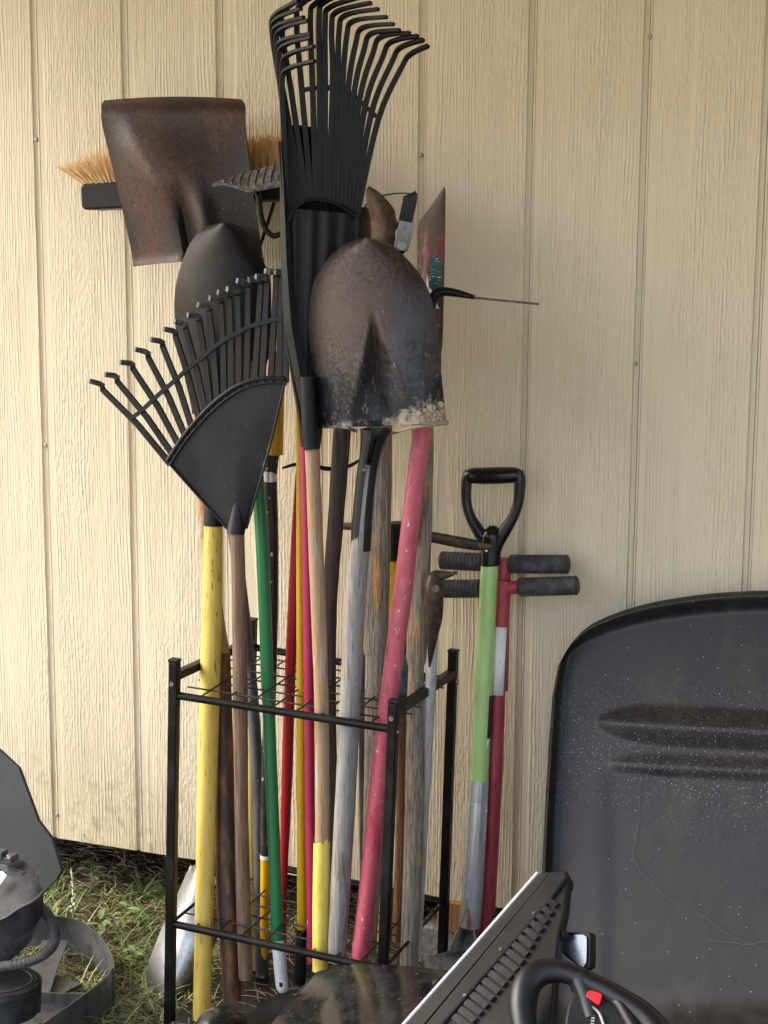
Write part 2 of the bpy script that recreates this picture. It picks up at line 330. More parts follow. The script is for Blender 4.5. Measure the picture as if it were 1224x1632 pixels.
MT['dash'] = mat('matt_black_panel', (.007, .007, .0075), .5, spec=.35, layers=[dict(col=(.02, .019, .017), scale=(14, 14, 14), lo=.42, hi=.7, amt=.8), dict(col=(.3, .28, .24), scale=(200, 200, 200), lo=.75, hi=.77)], bump=[FINE])
MT['hood'] = mat('dusty_gloss_black', (.006, .006, .007), .10, layers=[
    dict(col=(.035, .033, .03), scale=(24, 24, 24), lo=.44, hi=.72, amt=.6, rough=.25, detail=8), dict(col=(.09, .085, .078), scale=(140, 140, 140), lo=.58, hi=.72, rough=.5, amt=.55),
    dict(col=(.45, .43, .4), scale=(230, 230, 230), lo=.725, hi=.75, rough=.7)])
MT['mesh_grey'] = mat('louvre_mesh', (.05, .051, .055), .5, layers=[dict(col=(.006, .006, .006), scale=(900, 10, 900), lo=.5, hi=.55)])
MT['wheel_black'] = mat('satin_black_wheel', (.009, .009, .0095), .35, bump=[dict(scale=(1400, 1400, 1400), s=.25, d=.0004)])
MT['button_red'] = mat('red_button', (.72, .025, .03), .4)
MT['mirror'] = mat('mirror_glass', (.30, .31, .345), .3, .9, layers=[dict(col=(.2, .21, .24), scale=(25, 25, 25), lo=.45, hi=.65, rough=.2)])
MT['scratch'] = mat('pale_scratch', (.16, .16, .165), .7)

# ------------------------------------------------------------------ siding material
GP, U0 = .2032, -1.822
def siding():
    mt = bpy.data.materials.new('cream_siding'); mt.use_nodes = True; t = mt.node_tree; N = t.nodes; L = t.links; b = N['Principled BSDF']
    def math_(op, a, c=None):
        x = N.new('ShaderNodeMath'); x.operation = op
        for i, q in enumerate((a, c)):
            if q is None: continue
            if isinstance(q, (int, float)): x.inputs[i].default_value = q
            else: L.new(q, x.inputs[i])
        return x.outputs[0]
    tc = N.new('ShaderNodeTexCoord'); s = N.new('ShaderNodeSeparateXYZ'); L.new(tc.outputs['Object'], s.inputs[0])
    X, Z = s.outputs[0], s.outputs[2]
    bi = math_('FLOOR', math_('DIVIDE', math_('SUBTRACT', X, U0), GP))
    W = math_('MULTIPLY', bi, 7.31)
    def nz(sx, sz, det, dist=0, off=0, rg=.55):
        cb = N.new('ShaderNodeCombineXYZ')
        L.new(math_('MULTIPLY', X, sx), cb.inputs[0]); L.new(math_('MULTIPLY', Z, sz), cb.inputs[2])
        x = N.new('ShaderNodeTexNoise'); x.noise_dimensions = '4D'; x.inputs['Scale'].default_value = 1; x.inputs['Detail'].default_value = det
        x.inputs['Distortion'].default_value = dist; x.inputs['Roughness'].default_value = rg
        L.new(cb.outputs[0], x.inputs['Vector']); L.new(math_('ADD', W, off), x.inputs['W']); return x.outputs[0]
    def rng(v, a, c, lo=0, hi=1):
        x = N.new('ShaderNodeMapRange'); x.interpolation_type = 'SMOOTHSTEP'; L.new(v, x.inputs[0])
        for i, q in enumerate((a, c, lo, hi)): x.inputs[1+i].default_value = q
        return x.outputs[0]
    # near-vertical fibre lines that close into an arch here and there, over a fine rough-sawn tooth
    field = math_('ADD', math_('MULTIPLY', X, 150), math_('ADD', math_('MULTIPLY', nz(6, .8, 2, 0, 1.1), 9), math_('MULTIPLY', nz(45, 9, 3, 0, 8), 1.5)))
    saw = math_('FRACT', field)
    line = rng(math_('ABSOLUTE', math_('SUBTRACT', saw, .5)), .26, .46)
    line = math_('MULTIPLY', line, rng(nz(30, 2.5, 2, 0, 15), .36, .6))
    fine = nz(240, 15, 3, .3, 3.3)
    rough = nz(190, 75, 3, .3, 5.7)
    patch = rng(nz(9, 1.6, 2, 0, 9.1), .44, .6, .25, 1)
    flat = rng(nz(14, 1.1, 2, 0, 12.5), .60, .70)
    h = math_('ADD', math_('MULTIPLY', line, .26), math_('ADD', math_('MULTIPLY', math_('MULTIPLY', rough, patch), 1.0), math_('MULTIPLY', fine, .6)))
    h = math_('MULTIPLY', h, math_('SUBTRACT', 1, math_('MULTIPLY', flat, .8)))
    gd = math_('ABSOLUTE', math_('SUBTRACT', math_('FRACT', math_('ADD', math_('DIVIDE', math_('SUBTRACT', X, U0), GP), .5)), .5))
    h = math_('MULTIPLY', h, rng(gd, .026, .036))
    bp = N.new('ShaderNodeBump'); bp.inputs['Strength'].default_value = 1.0; bp.inputs['Distance'].default_value = .0027
    L.new(h, bp.inputs['Height']); L.new(bp.outputs[0], b.inputs['Normal'])
    mx = N.new('ShaderNodeMix'); mx.data_type = 'RGBA'; L.new(rng(nz(6, 2, 4, 0, 20), .35, .7), mx.inputs['Factor'])
    mx.inputs['A'].default_value = (.705, .615, .438, 1); mx.inputs['B'].default_value = (.66, .575, .408, 1)
    m2 = N.new('ShaderNodeMix'); m2.data_type = 'RGBA'; L.new(rng(nz(260, 70, 2, 0, 31), .72, .8, 0, .5), m2.inputs['Factor'])
    L.new(mx.outputs['Result'], m2.inputs['A']); m2.inputs['B'].default_value = (.4, .33, .22, 1)
    m3 = N.new('ShaderNodeMix'); m3.data_type = 'RGBA'
    L.new(math_('MULTIPLY', rng(nz(38, 30, 5, .5, 40, .7), .50, .68, 0, .6), rng(Z, .42, .10)), m3.inputs['Factor'])
    L.new(m2.outputs['Result'], m3.inputs['A']); m3.inputs['B'].default_value = (.36, .27, .17, 1)
    m4 = N.new('ShaderNodeMix'); m4.data_type = 'RGBA'; L.new(rng(nz(16, 5, 5, 1.0, 52, .7), .60, .72, 0, .28), m4.inputs['Factor'])
    L.new(m3.outputs['Result'], m4.inputs['A']); m4.inputs['B'].default_value = (.55, .46, .31, 1)
    L.new(m4.outputs['Result'], b.inputs['Base Color']); b.inputs['Roughness'].default_value = .55
    return mt
MT['siding'] = siding()
MT['bounce_roof'] = wood('bounce_roof_wood', (.72, .43, .09), (.62, .35, .06))  # orange picked so the added roof bounces warm light

# ------------------------------------------------------------------ setting: ground
def gz(x, y): return -.04+.012*mnoise.noise(Vector((x*3, y*3, 0)))+.006*mnoise.noise(Vector((x*11, y*11, 4)))
MT['ground'] = mat('sandy_dirt', (.085, .06, .04), .95, layers=[dict(col=(.13, .10, .07), scale=(9, 9, 9), lo=.4, hi=.7, detail=6), dict(col=(.05, .034, .022), scale=(45, 45, 45), lo=.45, hi=.65, detail=5), dict(col=(.10, .11, .04), scale=(4, 4, 4), lo=.5, hi=.65, detail=5, amt=.7), dict(col=(.3, .24, .17), scale=(160, 160, 160), lo=.62, hi=.72)], bump=[dict(scale=(60, 60, 60), s=.9, d=.01, detail=6)])
g = MB()
xs = [-200, -40, -10, -5]+[-3.2+.06*i for i in range(80)]+[3, 6, 12, 40, 200]
ys = [-200, -40, -12, -6, -3.5, -2.5]+[-1.6+.06*i for i in range(46)]+[1.6, 2.5, 5, 15, 60, 200]
g.add([(x, y, gz(x, y) if abs(x) < 4 and abs(y) < 3 else -.04) for y in ys for x in xs],
      [[j*len(xs)+i, j*len(xs)+i+1, (j+1)*len(xs)+i+1, (j+1)*len(xs)+i] for j in range(len(ys)-1) for i in range(len(xs)-1)])
tag(g.build('ground', MT['ground']), kind='structure')

MT['bounce_gravel'] = mat('pale_bounce_gravel', (.36, .32, .25), .95, layers=[dict(col=(.24, .21, .16), scale=(30, 30, 30), lo=.4, hi=.65)], bump=[dict(scale=(60, 60, 60), s=.8, d=.01)])
g = MB(); g.add([(-60, -60, -.02), (60, -60, -.02), (60, -1.35, -.02), (-2.6, -1.35, -.02), (-60, -1.35, -.02), (-60, 6, -.02), (-2.6, 6, -.02)], [[0, 1, 2, 3, 4], [4, 3, 6, 5]]); tag(g.build('unseen_bounce_ground', MT['bounce_gravel']), kind='structure')  # pale sheet added out of view to bounce light back from the front

# ------------------------------------------------------------------ the shed: grooved siding, nails, floor frame, unseen roof added for shade
BASE = HC-1.231
shed = thing('garden_shed', 'cream grooved wooden shed wall behind the tool rack', 'shed', (-1.0, .01, 0))
sd = MB(); prof = []
k0, k1 = -6, 14
for k in range(k0, k1):
    x = U0+k*GP
    prof += [(x-.0060, 0), (x-.0050, .0035), (x+.0036, .0048), (x+.0040, .0085), (x+.0058, .0085), (x+.0060, 0)]
zs = [BASE, 2.36]
vs = [(x, y, z) for z in zs for x, y in prof]; n = len(prof)
vs += [(x, .016, z) for z in zs for x, y in prof]
fs = [[i, i+1, n+i+1, n+i] for i in range(n-1)] + [[2*n+i+1, 2*n+i, 3*n+i, 3*n+i+1] for i in range(n-1)]
fs += [[i+1, i, 2*n+i, 2*n+i+1] for i in range(n-1)] + [[n+i, n+i+1, 3*n+i+1, 3*n+i] for i in range(n-1)]
fs += [[0, n, 3*n, 2*n], [n-1, 3*n-1, 4*n-1, 2*n-1][::-1]]
sd.add(vs, fs)
sd.build('siding', MT['siding'], shed, smooth=False)
xa, xb = prof[0][0], prof[-1][0]
f = MB(); f.add([(xa, .018, BASE+.01), (xb, .018, BASE+.01), (xb, 3, BASE+.01), (xa, 3, BASE+.01), (xa, .018, BASE+.15), (xb, .018, BASE+.15), (xb, 3, BASE+.15), (xa, 3, BASE+.15)],
    [[0, 1, 2, 3], [7, 6, 5, 4], [0, 4, 5, 1], [1, 5, 6, 2], [2, 6, 7, 3], [3, 7, 4, 0]])
f.build('floor_frame', MT['dirt_dark'], shed)
f = MB()
for yy in (.55, 1.3): f.bar((xa, yy, .02), (xb, yy, .02), .1, .16)
f.build('floor_beam', MT['dirt_dark'], shed)
for (px, py) in ((670, 247), (1035.5, 58), (1011, 580), (57, 222), (91, 1299), (72, 710)):
    p = at(px, py, -.0008); q = MB(); q.tube([p+Vector((0, .006, 0)), p, p+Vector((0, -.0012, 0))], [.0042, .0042, .003], n=12)
    q.build('nail_head', MT['screw'], shed)
# roof and side wall added out of view to shade and warm the siding
rf = MB(); rf.add([(-2.75, .0, 2.34), (1.6, .0, 2.34), (1.6, -2.05, 2.16), (-2.75, -2.05, 2.16), (-2.75, .0, 2.38), (1.6, .0, 2.38), (1.6, -2.05, 2.20), (-2.75, -2.05, 2.20)],
    [[3, 2, 1, 0], [4, 5, 6, 7], [0, 1, 5, 4], [1, 2, 6, 5], [2, 3, 7, 6], [3, 0, 4, 7]])
rf.build('unseen_shade_roof', MT['bounce_roof'], shed)
rf = MB(); rf.bar((1.57, -.02, 1.0), (1.57, -2.0, 1.0), .03, 2.08); MT['shade_wall'] = mat('shade_wall_grey', (.26, .25, .22), .8); rf.build('unseen_shade_wall', MT['shade_wall'], shed)

# ------------------------------------------------------------------ blocks under the shed
bl = MB(); p0 = at(667, 1474, .005); p1 = at(752, 1484, .005)
bl.bar((p0.x, .10, (p0.z-.05)/2), (p1.x, .10, (p0.z-.05)/2), .19, p0.z+.05)
tag(bl.build('concrete_block', MT['concrete'], bevel=.004), 'rough grey concrete block under the shed edge behind the rack', 'concrete block')
sh = MB(); a = at(700, 1442, .0); b_ = at(742, 1448, .0)
sh.bar((a.x, .06, (p0.z+BASE)/2+.001), (b_.x+.02, .06, (p0.z+BASE)/2+.001), .14, BASE-p0.z-.004)
tag(sh.build('wood_shim', MT['fresh_wood'], bevel=.002), 'orange wood shim wedged on the concrete block under the siding', 'wood block')

# ------------------------------------------------------------------ tool rack
YF, YB = -.42, -.095
rack = thing('tool_rack', 'black metal garden tool rack standing full of long tools', 'tool rack', (-1.1, -.26, -.04))
FL0, FL1 = at(270, 1640, YF), at(278.5, 1055, YF)
FR1 = at(628, 1120, YF); FR0 = at(609, 1580, YF)
BL1 = at(402, 990, YB); BL0 = BL1+(FL0-FL1)*.98
BR1 = at(722.5, 1040, YB); BR0 = at(704, 1548, YB)
def ext(t, b_, z):
    return t+(b_-t)*((z-t.z)/(b_.z-t.z))
posts = {'FL': (FL1, ext(FL1, FL0, -.034)), 'FR': (FR1, ext(FR1, FR0, -.034)), 'BL': (BL1, ext(BL1, BL0, -.034)), 'BR': (BR1, ext(BR1, BR0, -.034))}
for k, (t_, b_) in posts.items():
    q = MB(); q.bar(b_, t_, .0165, .0165, up=(0, 1, 0)); po = q.build('post', MT['black_metal'], rack, smooth=False, bevel=.002)
    q = MB(); q.bar(t_, t_+(t_-b_).normalized()*.006, .0185, .0185, up=(0, 1, 0)); q.build('end_cap', MT['black_plastic'], po, smooth=False, bevel=.002)
def pt(k, frac_z):
    t_, b_ = posts[k]; return ext(t_, b_, frac_z)
def railp(k, py):
    # point on a post at a pixel row
    t_, b_ = posts[k]; best = None
    for i in range(400):
        p = t_+(b_-t_)*(i/399); d = p-CP; y = H0/2-FPX*d.dot(CU)/d.dot(CF)
        if best is None or abs(y-py) < best[0]: best = (abs(y-py), p)
    return best[1]
def rail(a, b_, sq=False, r=.0068):
    q = MB()
    if sq: q.bar(a, b_, .015, .015); q.build('side_rail', MT['black_metal'], rack, smooth=False, bevel=.0015)
    else: q.tube([a, a+(b_-a)*.5, b_], r, n=14); q.build('cross_rail', MT['black_metal'], rack)
ty = dict(FL=1107, FR=1163, BL=1031, BR=1085)
by = dict(FL=1472, FR=1545, BL=1372, BR=1438)
T = {k: railp(k, v) for k, v in ty.items()}; B = {k: railp(k, v) for k, v in by.items()}
rail(T['FL'], T['FR']); rail(T['BL'], T['BR']); rail(B['FL'], B['FR']); rail(B['BL'], B['BR'])
S = {k: railp(k, v) for k, v in dict(FL=1078, FR=1136, BL=1022, BR=1072).items()}
rail(S['FL'], S['BL'], True); rail(S['FR'], S['BR'], True)
rail(B['FL'], B['BL'], False, .003); rail(B['FR'], B['BR'], False, .003)
def wires(q4, nx, ny, r=.0016):
    q = MB(); a, b_, c, d = q4['FL'], q4['FR'], q4['BR'], q4['BL']
    for i in range(1, nx):
        t = i/nx; q.tube([a.lerp(b_, t), d.lerp(c, t)], r, n=6)
    for j in range(0, ny+1):
        t = .02+.96*j/ny; q.tube([a.lerp(d, t), b_.lerp(c, t)], r, n=6)
    q.build('wire_grid', MT['wire'], rack)
wires(T, 9, 7); wires(B, 9, 7)
q = MB(); q.prism([pt(k, -.0335) for k in ('FL', 'FR', 'BR', 'BL')], (0, 0, .007)); q.build('base_tray', MT['dusty_plastic'], rack, smooth=False)
for k, py in (('FL', 1088), ('FR', 1143)):
    p = railp(k, py); q = MB(); q.tube([p+Vector((0, -.008, 0)), p+Vector((0, -.0115, 0))], [.0052, .0042], n=14); q.build('bolt', MT['bolt'], rack)
for k, py in (('FR', 1165), ('BR', 1086)):
    p = railp(k, py); q = MB(); q.tube([p+Vector((.008, 0, 0)), p+Vector((.0115, 0, 0))], [.0045, .0035], n=12); q.build('bolt', MT['bolt'], rack)

# ------------------------------------------------------------------ tools: generic pieces
def handle(par, mt, pts, name='handle', wob=.03, n=18, **k):
    q = MB(); pxtube(q, pts, n=n, wob=wob, **k); return q.build(name, mt, par)
def tool(name, label, base, group=None, cat=None):
    return thing(name, label, cat or name.replace('_', ' '), gr(*base[:2]) if len(base) == 2 else at(*base), group)
def blade(L_, R_, yf, nu=36, nv=44, th=.0022, bow=0):
    """L_, R_: (py, px) tables of the left and right outline, top to bottom; yf(u,v) world depth"""
    y0, y1 = max(L_[0][0], R_[0][0]), min(L_[-1][0], R_[-1][0])
    Lc = cr([tuple(map(float, p)) for p in L_], 8); Rc = cr([tuple(map(float, p)) for p in R_], 8)
    def fn(u, v):
        ly = Lc[0][0]+(Lc[-1][0]-Lc[0][0])*v; ry = Rc[0][0]+(Rc[-1][0]-Rc[0][0])*v
        lx = interp(Lc, ly); rx = interp(Rc, ry)
        x = lx+(rx-lx)*u; y = ly+(ry-ly)*u+bow*(1-(2*u-1)**2)
        return at(x, y, yf(u, v))
    q = MB(); q.grid(fn, nu, nv, th); return q

# --- push broom
broom = tool('push_broom', 'push broom with tan bristles and black block behind the rusty square shovel', (418, 1555, -.22), cat='broom')
handle(broom, MT['grey_pole'], [(300, 345, -.085, 19), (374, 860, -.13, 19), (407, 1180, -.17, 20), (418, 1556, -.2, 21)])
bp0, bp1 = at(130, 314, -.10), at(470, 295, -.10)
q = MB(); ax = (bp1-bp0).normalized()
up_ = Vector((0, 0, 1)); up_ = (up_-ax*up_.dot(ax)).normalized()
hh = .0245; rr = .010; dd = .034
sec = []
L2 = (bp1-bp0).length
out = []
for (cx, cz, a0) in ((L2-rr, hh-rr, 0), (rr, hh-rr, 90), (rr, -hh+rr, 180), (L2-rr, -hh+rr, 270)):
    for k in range(7):
        a = rad(a0+k*15); out.append(bp0+ax*(cx+rr*math.cos(a))+up_*(cz+rr*math.sin(a)))
q.prism([p+Vector((0, -.004, 0)) for p in out], (0, dd*2, 0)); q.build('block', MT['black_plastic'], broom, bevel=.004)
q = MB()
for row in range(4):
    for i in range(30):
        u = (i+.5+.25*(row % 2))/30.5
        base = bp0+ax*(L2*u)+up_*hh+Vector((0, -.0+row*.015, 0))
        lean = (u-.5)*2
        edge = max(0, (.18-u)/.18)**1.2
        for k in range(26):
            a = random.uniform(0, 6.28); r = random.random()**.5
            b0 = base+Vector((math.cos(a)*r*.003, math.sin(a)*r*.003, -.002))
            ln = random.uniform(.056, .072)*(1-.08*edge)
            dr = up_+ax*(-edge*1.5+.06*lean+math.cos(a)*r*.13+random.uniform(-.05, .05))+Vector((0, math.sin(a)*r*.13+(row-1.5)*.07, 0))
            tip = b0+dr.normalized()*ln+ax*random.uniform(-.002, .002)
            mid = b0.lerp(tip, .55)+ax*(edge*.003)
            q.tube([b0, mid, tip], [.00055, .0005, .00025], n=3, caps=False)
q.build('bristles', MT['bristle'], broom)
q = MB(); q.tube([at(437, 322, -.09), at(412, 400, -.10), at(345, 560, -.12)], .0032, n=10); q.build('brace', MT['black_metal'], broom)

# --- rusty square shovel
sq = tool('square_shovel', 'rusty brown square point shovel standing blade up in front of the broom', (370, 1597, -.36), cat='shovel')
def ysq(u, v):
    rl = .20+.22*sstep(.1, .95, v)
    y = -.175+.02*v
    k = .050*sstep(.0, .55, v)
    y -= k*(sstep(0, 1, min(1, u/rl)) if u < rl else 1-.55*sstep(0, 1, (u-rl)/(1-rl)))
    y += .016*sstep(.45, .8, v)*math.exp(-((u-.46)/.05)**2)-.014*sstep(.45, .8, v)*math.exp(-((u-.60)/.07)**2)
    y += .012*sstep(.10, .0, v)-.006*sstep(.965, 1., v)
    return y
q = blade([(160, 166), (163, 162), (175, 161.5), (200, 163), (300, 187), (380, 205), (415, 211.5), (424, 212)],
          [(158, 384), (161, 388), (172, 391), (200, 391), (300, 402), (380, 414), (410, 419), (416, 421)], ysq, bow=-5)
q.build('blade', MT['rust'], sq)
handle(sq, MT['rusty_handle'], [(352, 1040, -.29, 30), (357, 1200, -.31, 31), (361, 1400, -.34, 34), (370, 1594, -.365, 29)])
q = MB(); pxtube(q, [(318, 410, -.165, 24), (320, 560, -.19, 27), (326, 800, -.235, 27), (340, 960, -.27, 28), (352, 1044, -.29, 30)], n=16)
q.build('shaft', MT['wood_orange'], sq)

# --- dark round shovel with the yellow handle
rs = tool('round_shovel', 'dark round shovel on a thick yellow handle at the left of the rack', (322, 1618, -.40), cat='shovel')
def yrs(u, v):
    c = 2*u-1
    return -.268-.02*(1-v)+.034*abs(c)**2+.02*sstep(.5, 1, v)*math.exp(-((u-.5)/.12)**2)
q = blade([(356, 343), (359, 332), (371, 315), (400, 297), (450, 281), (500, 278), (560, 285), (640, 303), (660, 306)],
          [(356, 370), (359, 380), (371, 394), (400, 409), (440, 430), (500, 432), (560, 430), (640, 408), (660, 400)], yrs)
q.build('blade', MT['dark_steel'], rs)
q = MB(); pxtube(q, [(352, 650, -.262, 16), (347, 730, -.27, 24), (342, 800, -.285, 28), (340.5, 836, -.29, 30)], n=18); q.build('socket', MT['dark_steel'], rs)
q = MB(); pxtube(q, [(341, 812, -.288, 31), (340.3, 838, -.29, 31.5)], n=18); q.build('ferrule', MT['black_plastic'], rs)
handle(rs, MT['yellow_wood'], [(340, 834, -.29, 29.5), (338, 960, -.31, 32), (334, 1120, -.335, 32.5), (329, 1300, -.36, 31), (325, 1480, -.385, 29), (321.5, 1612, -.405, 28.5), (321.2, 1620, -.406, 24)], wob=.015)

# --- weathered leaf rake leaning left
lr = tool('leaf_rake', 'black plastic leaf rake fanned out to the left on a brown wooden handle', (388, 1575, -.36), cat='rake')
RP = lambda x, y: -.335-.00010*(850-y)*.2+.00022*(455-x)*0-.0001*(455-x)
arc = cr([(268., 737.), (292., 700.), (322., 664.), (352., 636.), (385., 615.), (420., 606.), (455., 607.)], 8)
apexL, apexR = (362., 846.), (391., 846.)
def frk(u, v):
    i = u*(len(arc)-1); a = int(min(i, len(arc)-2)); t = i-a
    ax_, ay_ = arc[a][0]+(arc[a+1][0]-arc[a][0])*t, arc[a][1]+(arc[a+1][1]-arc[a][1])*t
    bx, by_ = apexL[0]+(apexR[0]-apexL[0])*u, 846
    x, y = ax_+(bx-ax_)*v, ay_+(by_-ay_)*v
    return at(x, y, RP(x, y)-.010*math.sin(math.pi*u)*(v))
q = MB(); q.grid(frk, 30, 22, .004)
for off, w_ in ((-3, 7), (5, 3)):
    q.tube([at(x+off*.4, y+off, RP(x, y)-.003) for x, y in arc], w_/2*ps(at(330, 700, -.33)), n=8)
q.tube([at(*p, RP(*p)-.002) for p in ((268, 737), (315, 790), (366, 846))], .0022, n=8)
q.tube([at(*p, RP(*p)-.002) for p in ((455, 607), (428, 720), (393, 842))], .0022, n=8)
q.build('fan_plate', MT['dusty_plastic'], lr)
bends = [(165, 617), (188, 602), (212, 582), (235, 565), (259, 550), (278, 533), (297, 520), (316, 505), (335, 493), (351, 482), (366, 472), (382, 464), (397, 457), (413, 450), (426, 446), (438, 441), (448, 438), (456, 437)]
nT = len(bends); scr = ps(at(330, 650, -.33)); cross = []
for i, (bx, by_) in enumerate(bends):
    u = i/(nT-1); j = u*(len(arc)-1); a = int(min(j, len(arc)-2)); t = j-a
    rx, ry = arc[a][0]+(arc[a+1][0]-arc[a][0])*t, arc[a][1]+(arc[a+1][1]-arc[a][1])*t
    if i < 7: rx += 4
    e = RP(bx, by_)
    bx += random.gauss(0, 1.3); by_ += random.gauss(0, 1.5)
    tx, ty_ = bx-20+u*2+random.gauss(0, 1), by_-8+u*3+random.gauss(0, 1.2)
    mid = ((rx+bx)/2+2*(1-u), (ry+by_)/2)
    q = MB()
    P = [at(rx, ry+3, RP(rx, ry)), at(*mid, RP(*mid)), at(bx, by_+4, e)]
    cross.append(at(rx+(bx-rx)*.58, ry+(by_-ry)*.58, RP(mid[0], mid[1])-.003))
    sdv = (P[2]-P[0]).cross(CF).normalized()
    q.strip([P[0], P[1], P[2], at(bx, by_, e-.003)], [.0105, .010, .009, .009], .0055, (sdv+CF*.4).normalized())
    q.build('tine', MT['dusty_plastic'], lr, smooth=False)
    q = MB(); tp = at(tx, ty_, e-.028)
    q.strip([at(bx+1, by_-1, e), at(bx-5, by_-5, e-.010), tp], [.0095, .0095, .0085], .0055, Vector((.35, .5, .8)))
    q.build('tine_tip', MT['tip_plastic'], lr, smooth=False)
q = MB(); q.strip(cross, .0065, .007, (0, 0, 1)); q.build('crossbar', MT['dusty_plastic'], lr, smooth=False)
q = MB(); pxtube(q, [(380, 790, -.342, 14), (377, 836, -.345, 27), (375.5, 851, -.347, 29)], n=16); q.build('socket', MT['dusty_plastic'], lr)
handle(lr, MT['wood_brown'], [(378, 848, -.345, 22), (381, 960, -.345, 23), (383, 1120, -.345, 24), (385, 1300, -.35, 22), (389, 1480, -.355, 24), (392, 1560, -.36, 22)], wob=.04)

# --- tall black leaf rake
tr = tool('leaf_rake', 'tall black plastic leaf rake with curled tines reaching the top of the photo', (508, 1550, -.38), cat='rake')
keys = [  # t, root, cross, bend start, bend end, tip
 (0.00, (457, 345), (451, 230), (450, 130), (461, 108), (503, 95)),
 (0.07, (461, 340), (452, 210), (448, 105), (458, 80), (498, 66)),
 (0.14, (465, 335), (452, 190), (444, 90), (454, 65), (500, 53)),
 (0.21, (470, 330), (453, 175), (440, 75), (449, 48), (491, 35)),
 (0.28, (476, 326), (455, 165), (436, 62), (444, 33), (485, 18)),
 (0.35, (483, 322), (462, 150), (433, 50), (441, 22), (476, 2)),
 (0.42, (492, 320), (478, 140), (456, 40), (464, 10), (500, -12)),
 (0.48, (502, 319), (496, 130), (490, 30), (497, 5), (540, -18)),
 (0.55, (512, 319), (514, 128), (512, 30), (520, 6), (565, -12)),
 (0.62, (522, 321), (528, 132), (525, 40), (534, 14), (588, -2)),
 (0.68, (530, 323), (538, 136), (540, 50), (550, 24), (603, 14)),
 (0.74, (538, 325), (548, 142), (556, 62), (567, 36), (621, 30)),
 (0.80, (546, 328), (560, 150), (576, 76), (588, 49), (634, 42)),
 (0.86, (553, 331), (572, 160), (592, 84), (604, 58), (650, 52)),
 (0.93, (561, 336), (586, 174), (616, 98), (630, 74), (672, 64)),
 (1.00, (569, 342), (603, 190), (640, 106), (654, 86), (681, 73))]
YT = lambda t: -.395+.07*t
def key(t):
    for a, b_ in zip(keys, keys[1:]):
        if t <= b_[0]+1e-9:
            s = (t-a[0])/(b_[0]-a[0]); return [(p[0]+(r_[0]-p[0])*s, p[1]+(r_[1]-p[1])*s) for p, r_ in zip(a[1:], b_[1:])]
nT = 22; crs = []
for i in range(nT):
    t = (i/(nT-1))**.95; K = key(t); y = YT(t)
    jx, jy = random.gauss(0, 1.3), random.gauss(0, 1.8)
    if t < .62: K[1] = (K[0][0]+(K[2][0]-K[0][0])*.62, K[0][1]+(K[2][1]-K[0][1])*.62)
    path = cr([(*K[0], y), (*K[1], y-.006), (K[2][0]+jx*.6, K[2][1]+jy*.6, y-.008), (K[3][0]+jx, K[3][1]+jy, y-.016), (K[4][0]+jx*1.3, K[4][1]+jy*1.5, y-.035)], 5)
    P = [at(*p) for p in path]; crs.append(P[5]+Vector((0, .004, 0)))
    q = MB(); d = (P[6]-P[0]).normalized(); sdv = d.cross(CF).normalized()
    q.strip(P, [.0100-.0022*k/len(P) for k in range(len(P))], .0060, sdv)
    q.build('tine', MT['black_plastic'], tr, smooth=False, bevel=.0012)
q = MB(); q.strip(crs[9:], .007, .005, (0, 0, 1)); q.build('crossbar', MT['black_plastic'], tr, smooth=False)
# plate
Lr = [(330., 447.), (420., 449.), (520., 454.), (600., 466.), (660., 477.), (712., 483.)]
Rr = [(342., 572.), (420., 566.), (520., 545.), (600., 527.), (660., 517.), (712., 511.)]
def ytr(u, v): return -.392+.06*u-.012*math.sin(math.pi*u)*(1-v)-.012*v+.0025*math.sin(u*math.pi*9)*(1-v)
q = blade(Lr, Rr, ytr, nu=54, nv=30, th=.004, bow=0)
def ytop(u): return 348-30*math.sin(math.pi*min(1, u*1.02))
q.build('fan_plate', MT['black_plastic'], tr)
# ribbed fan above the plate
q = MB()
def frb(u, v):
    K = key(u); a = Vector((*K[0], 0)); b_ = Vector((*K[1], 0)); tt = v*interp([(0, .8), (.2, .8), (.35, .72), (.5, .6), (.7, .45), (1, .25)], u)
    c_ = Vector((*K[2], 0)); p = a.lerp(b_, tt) if tt < 1 else b_.lerp(c_, tt-1); return at(p.x, p.y+26*(1-v)**2, YT(u)+.004+.0022*math.cos(u*21*2*math.pi))
q.grid(frb, 126, 12, .003); MT['web'] = mat('ribbed_rake_plastic', (.008, .008, .0085), .38, spec=.4); q.build('ribbed_web', MT['web'], tr)
q = MB(); q.tube([at(x, y, YT((x-457)/115)-.010) for x, y in cr([(460., 352.), (470., 333.), (490., 320.), (515., 319.), (542., 328.), (568., 347.)], 6)], .0024, n=8)
q.build('arch_rib', MT['black_plastic'], tr)
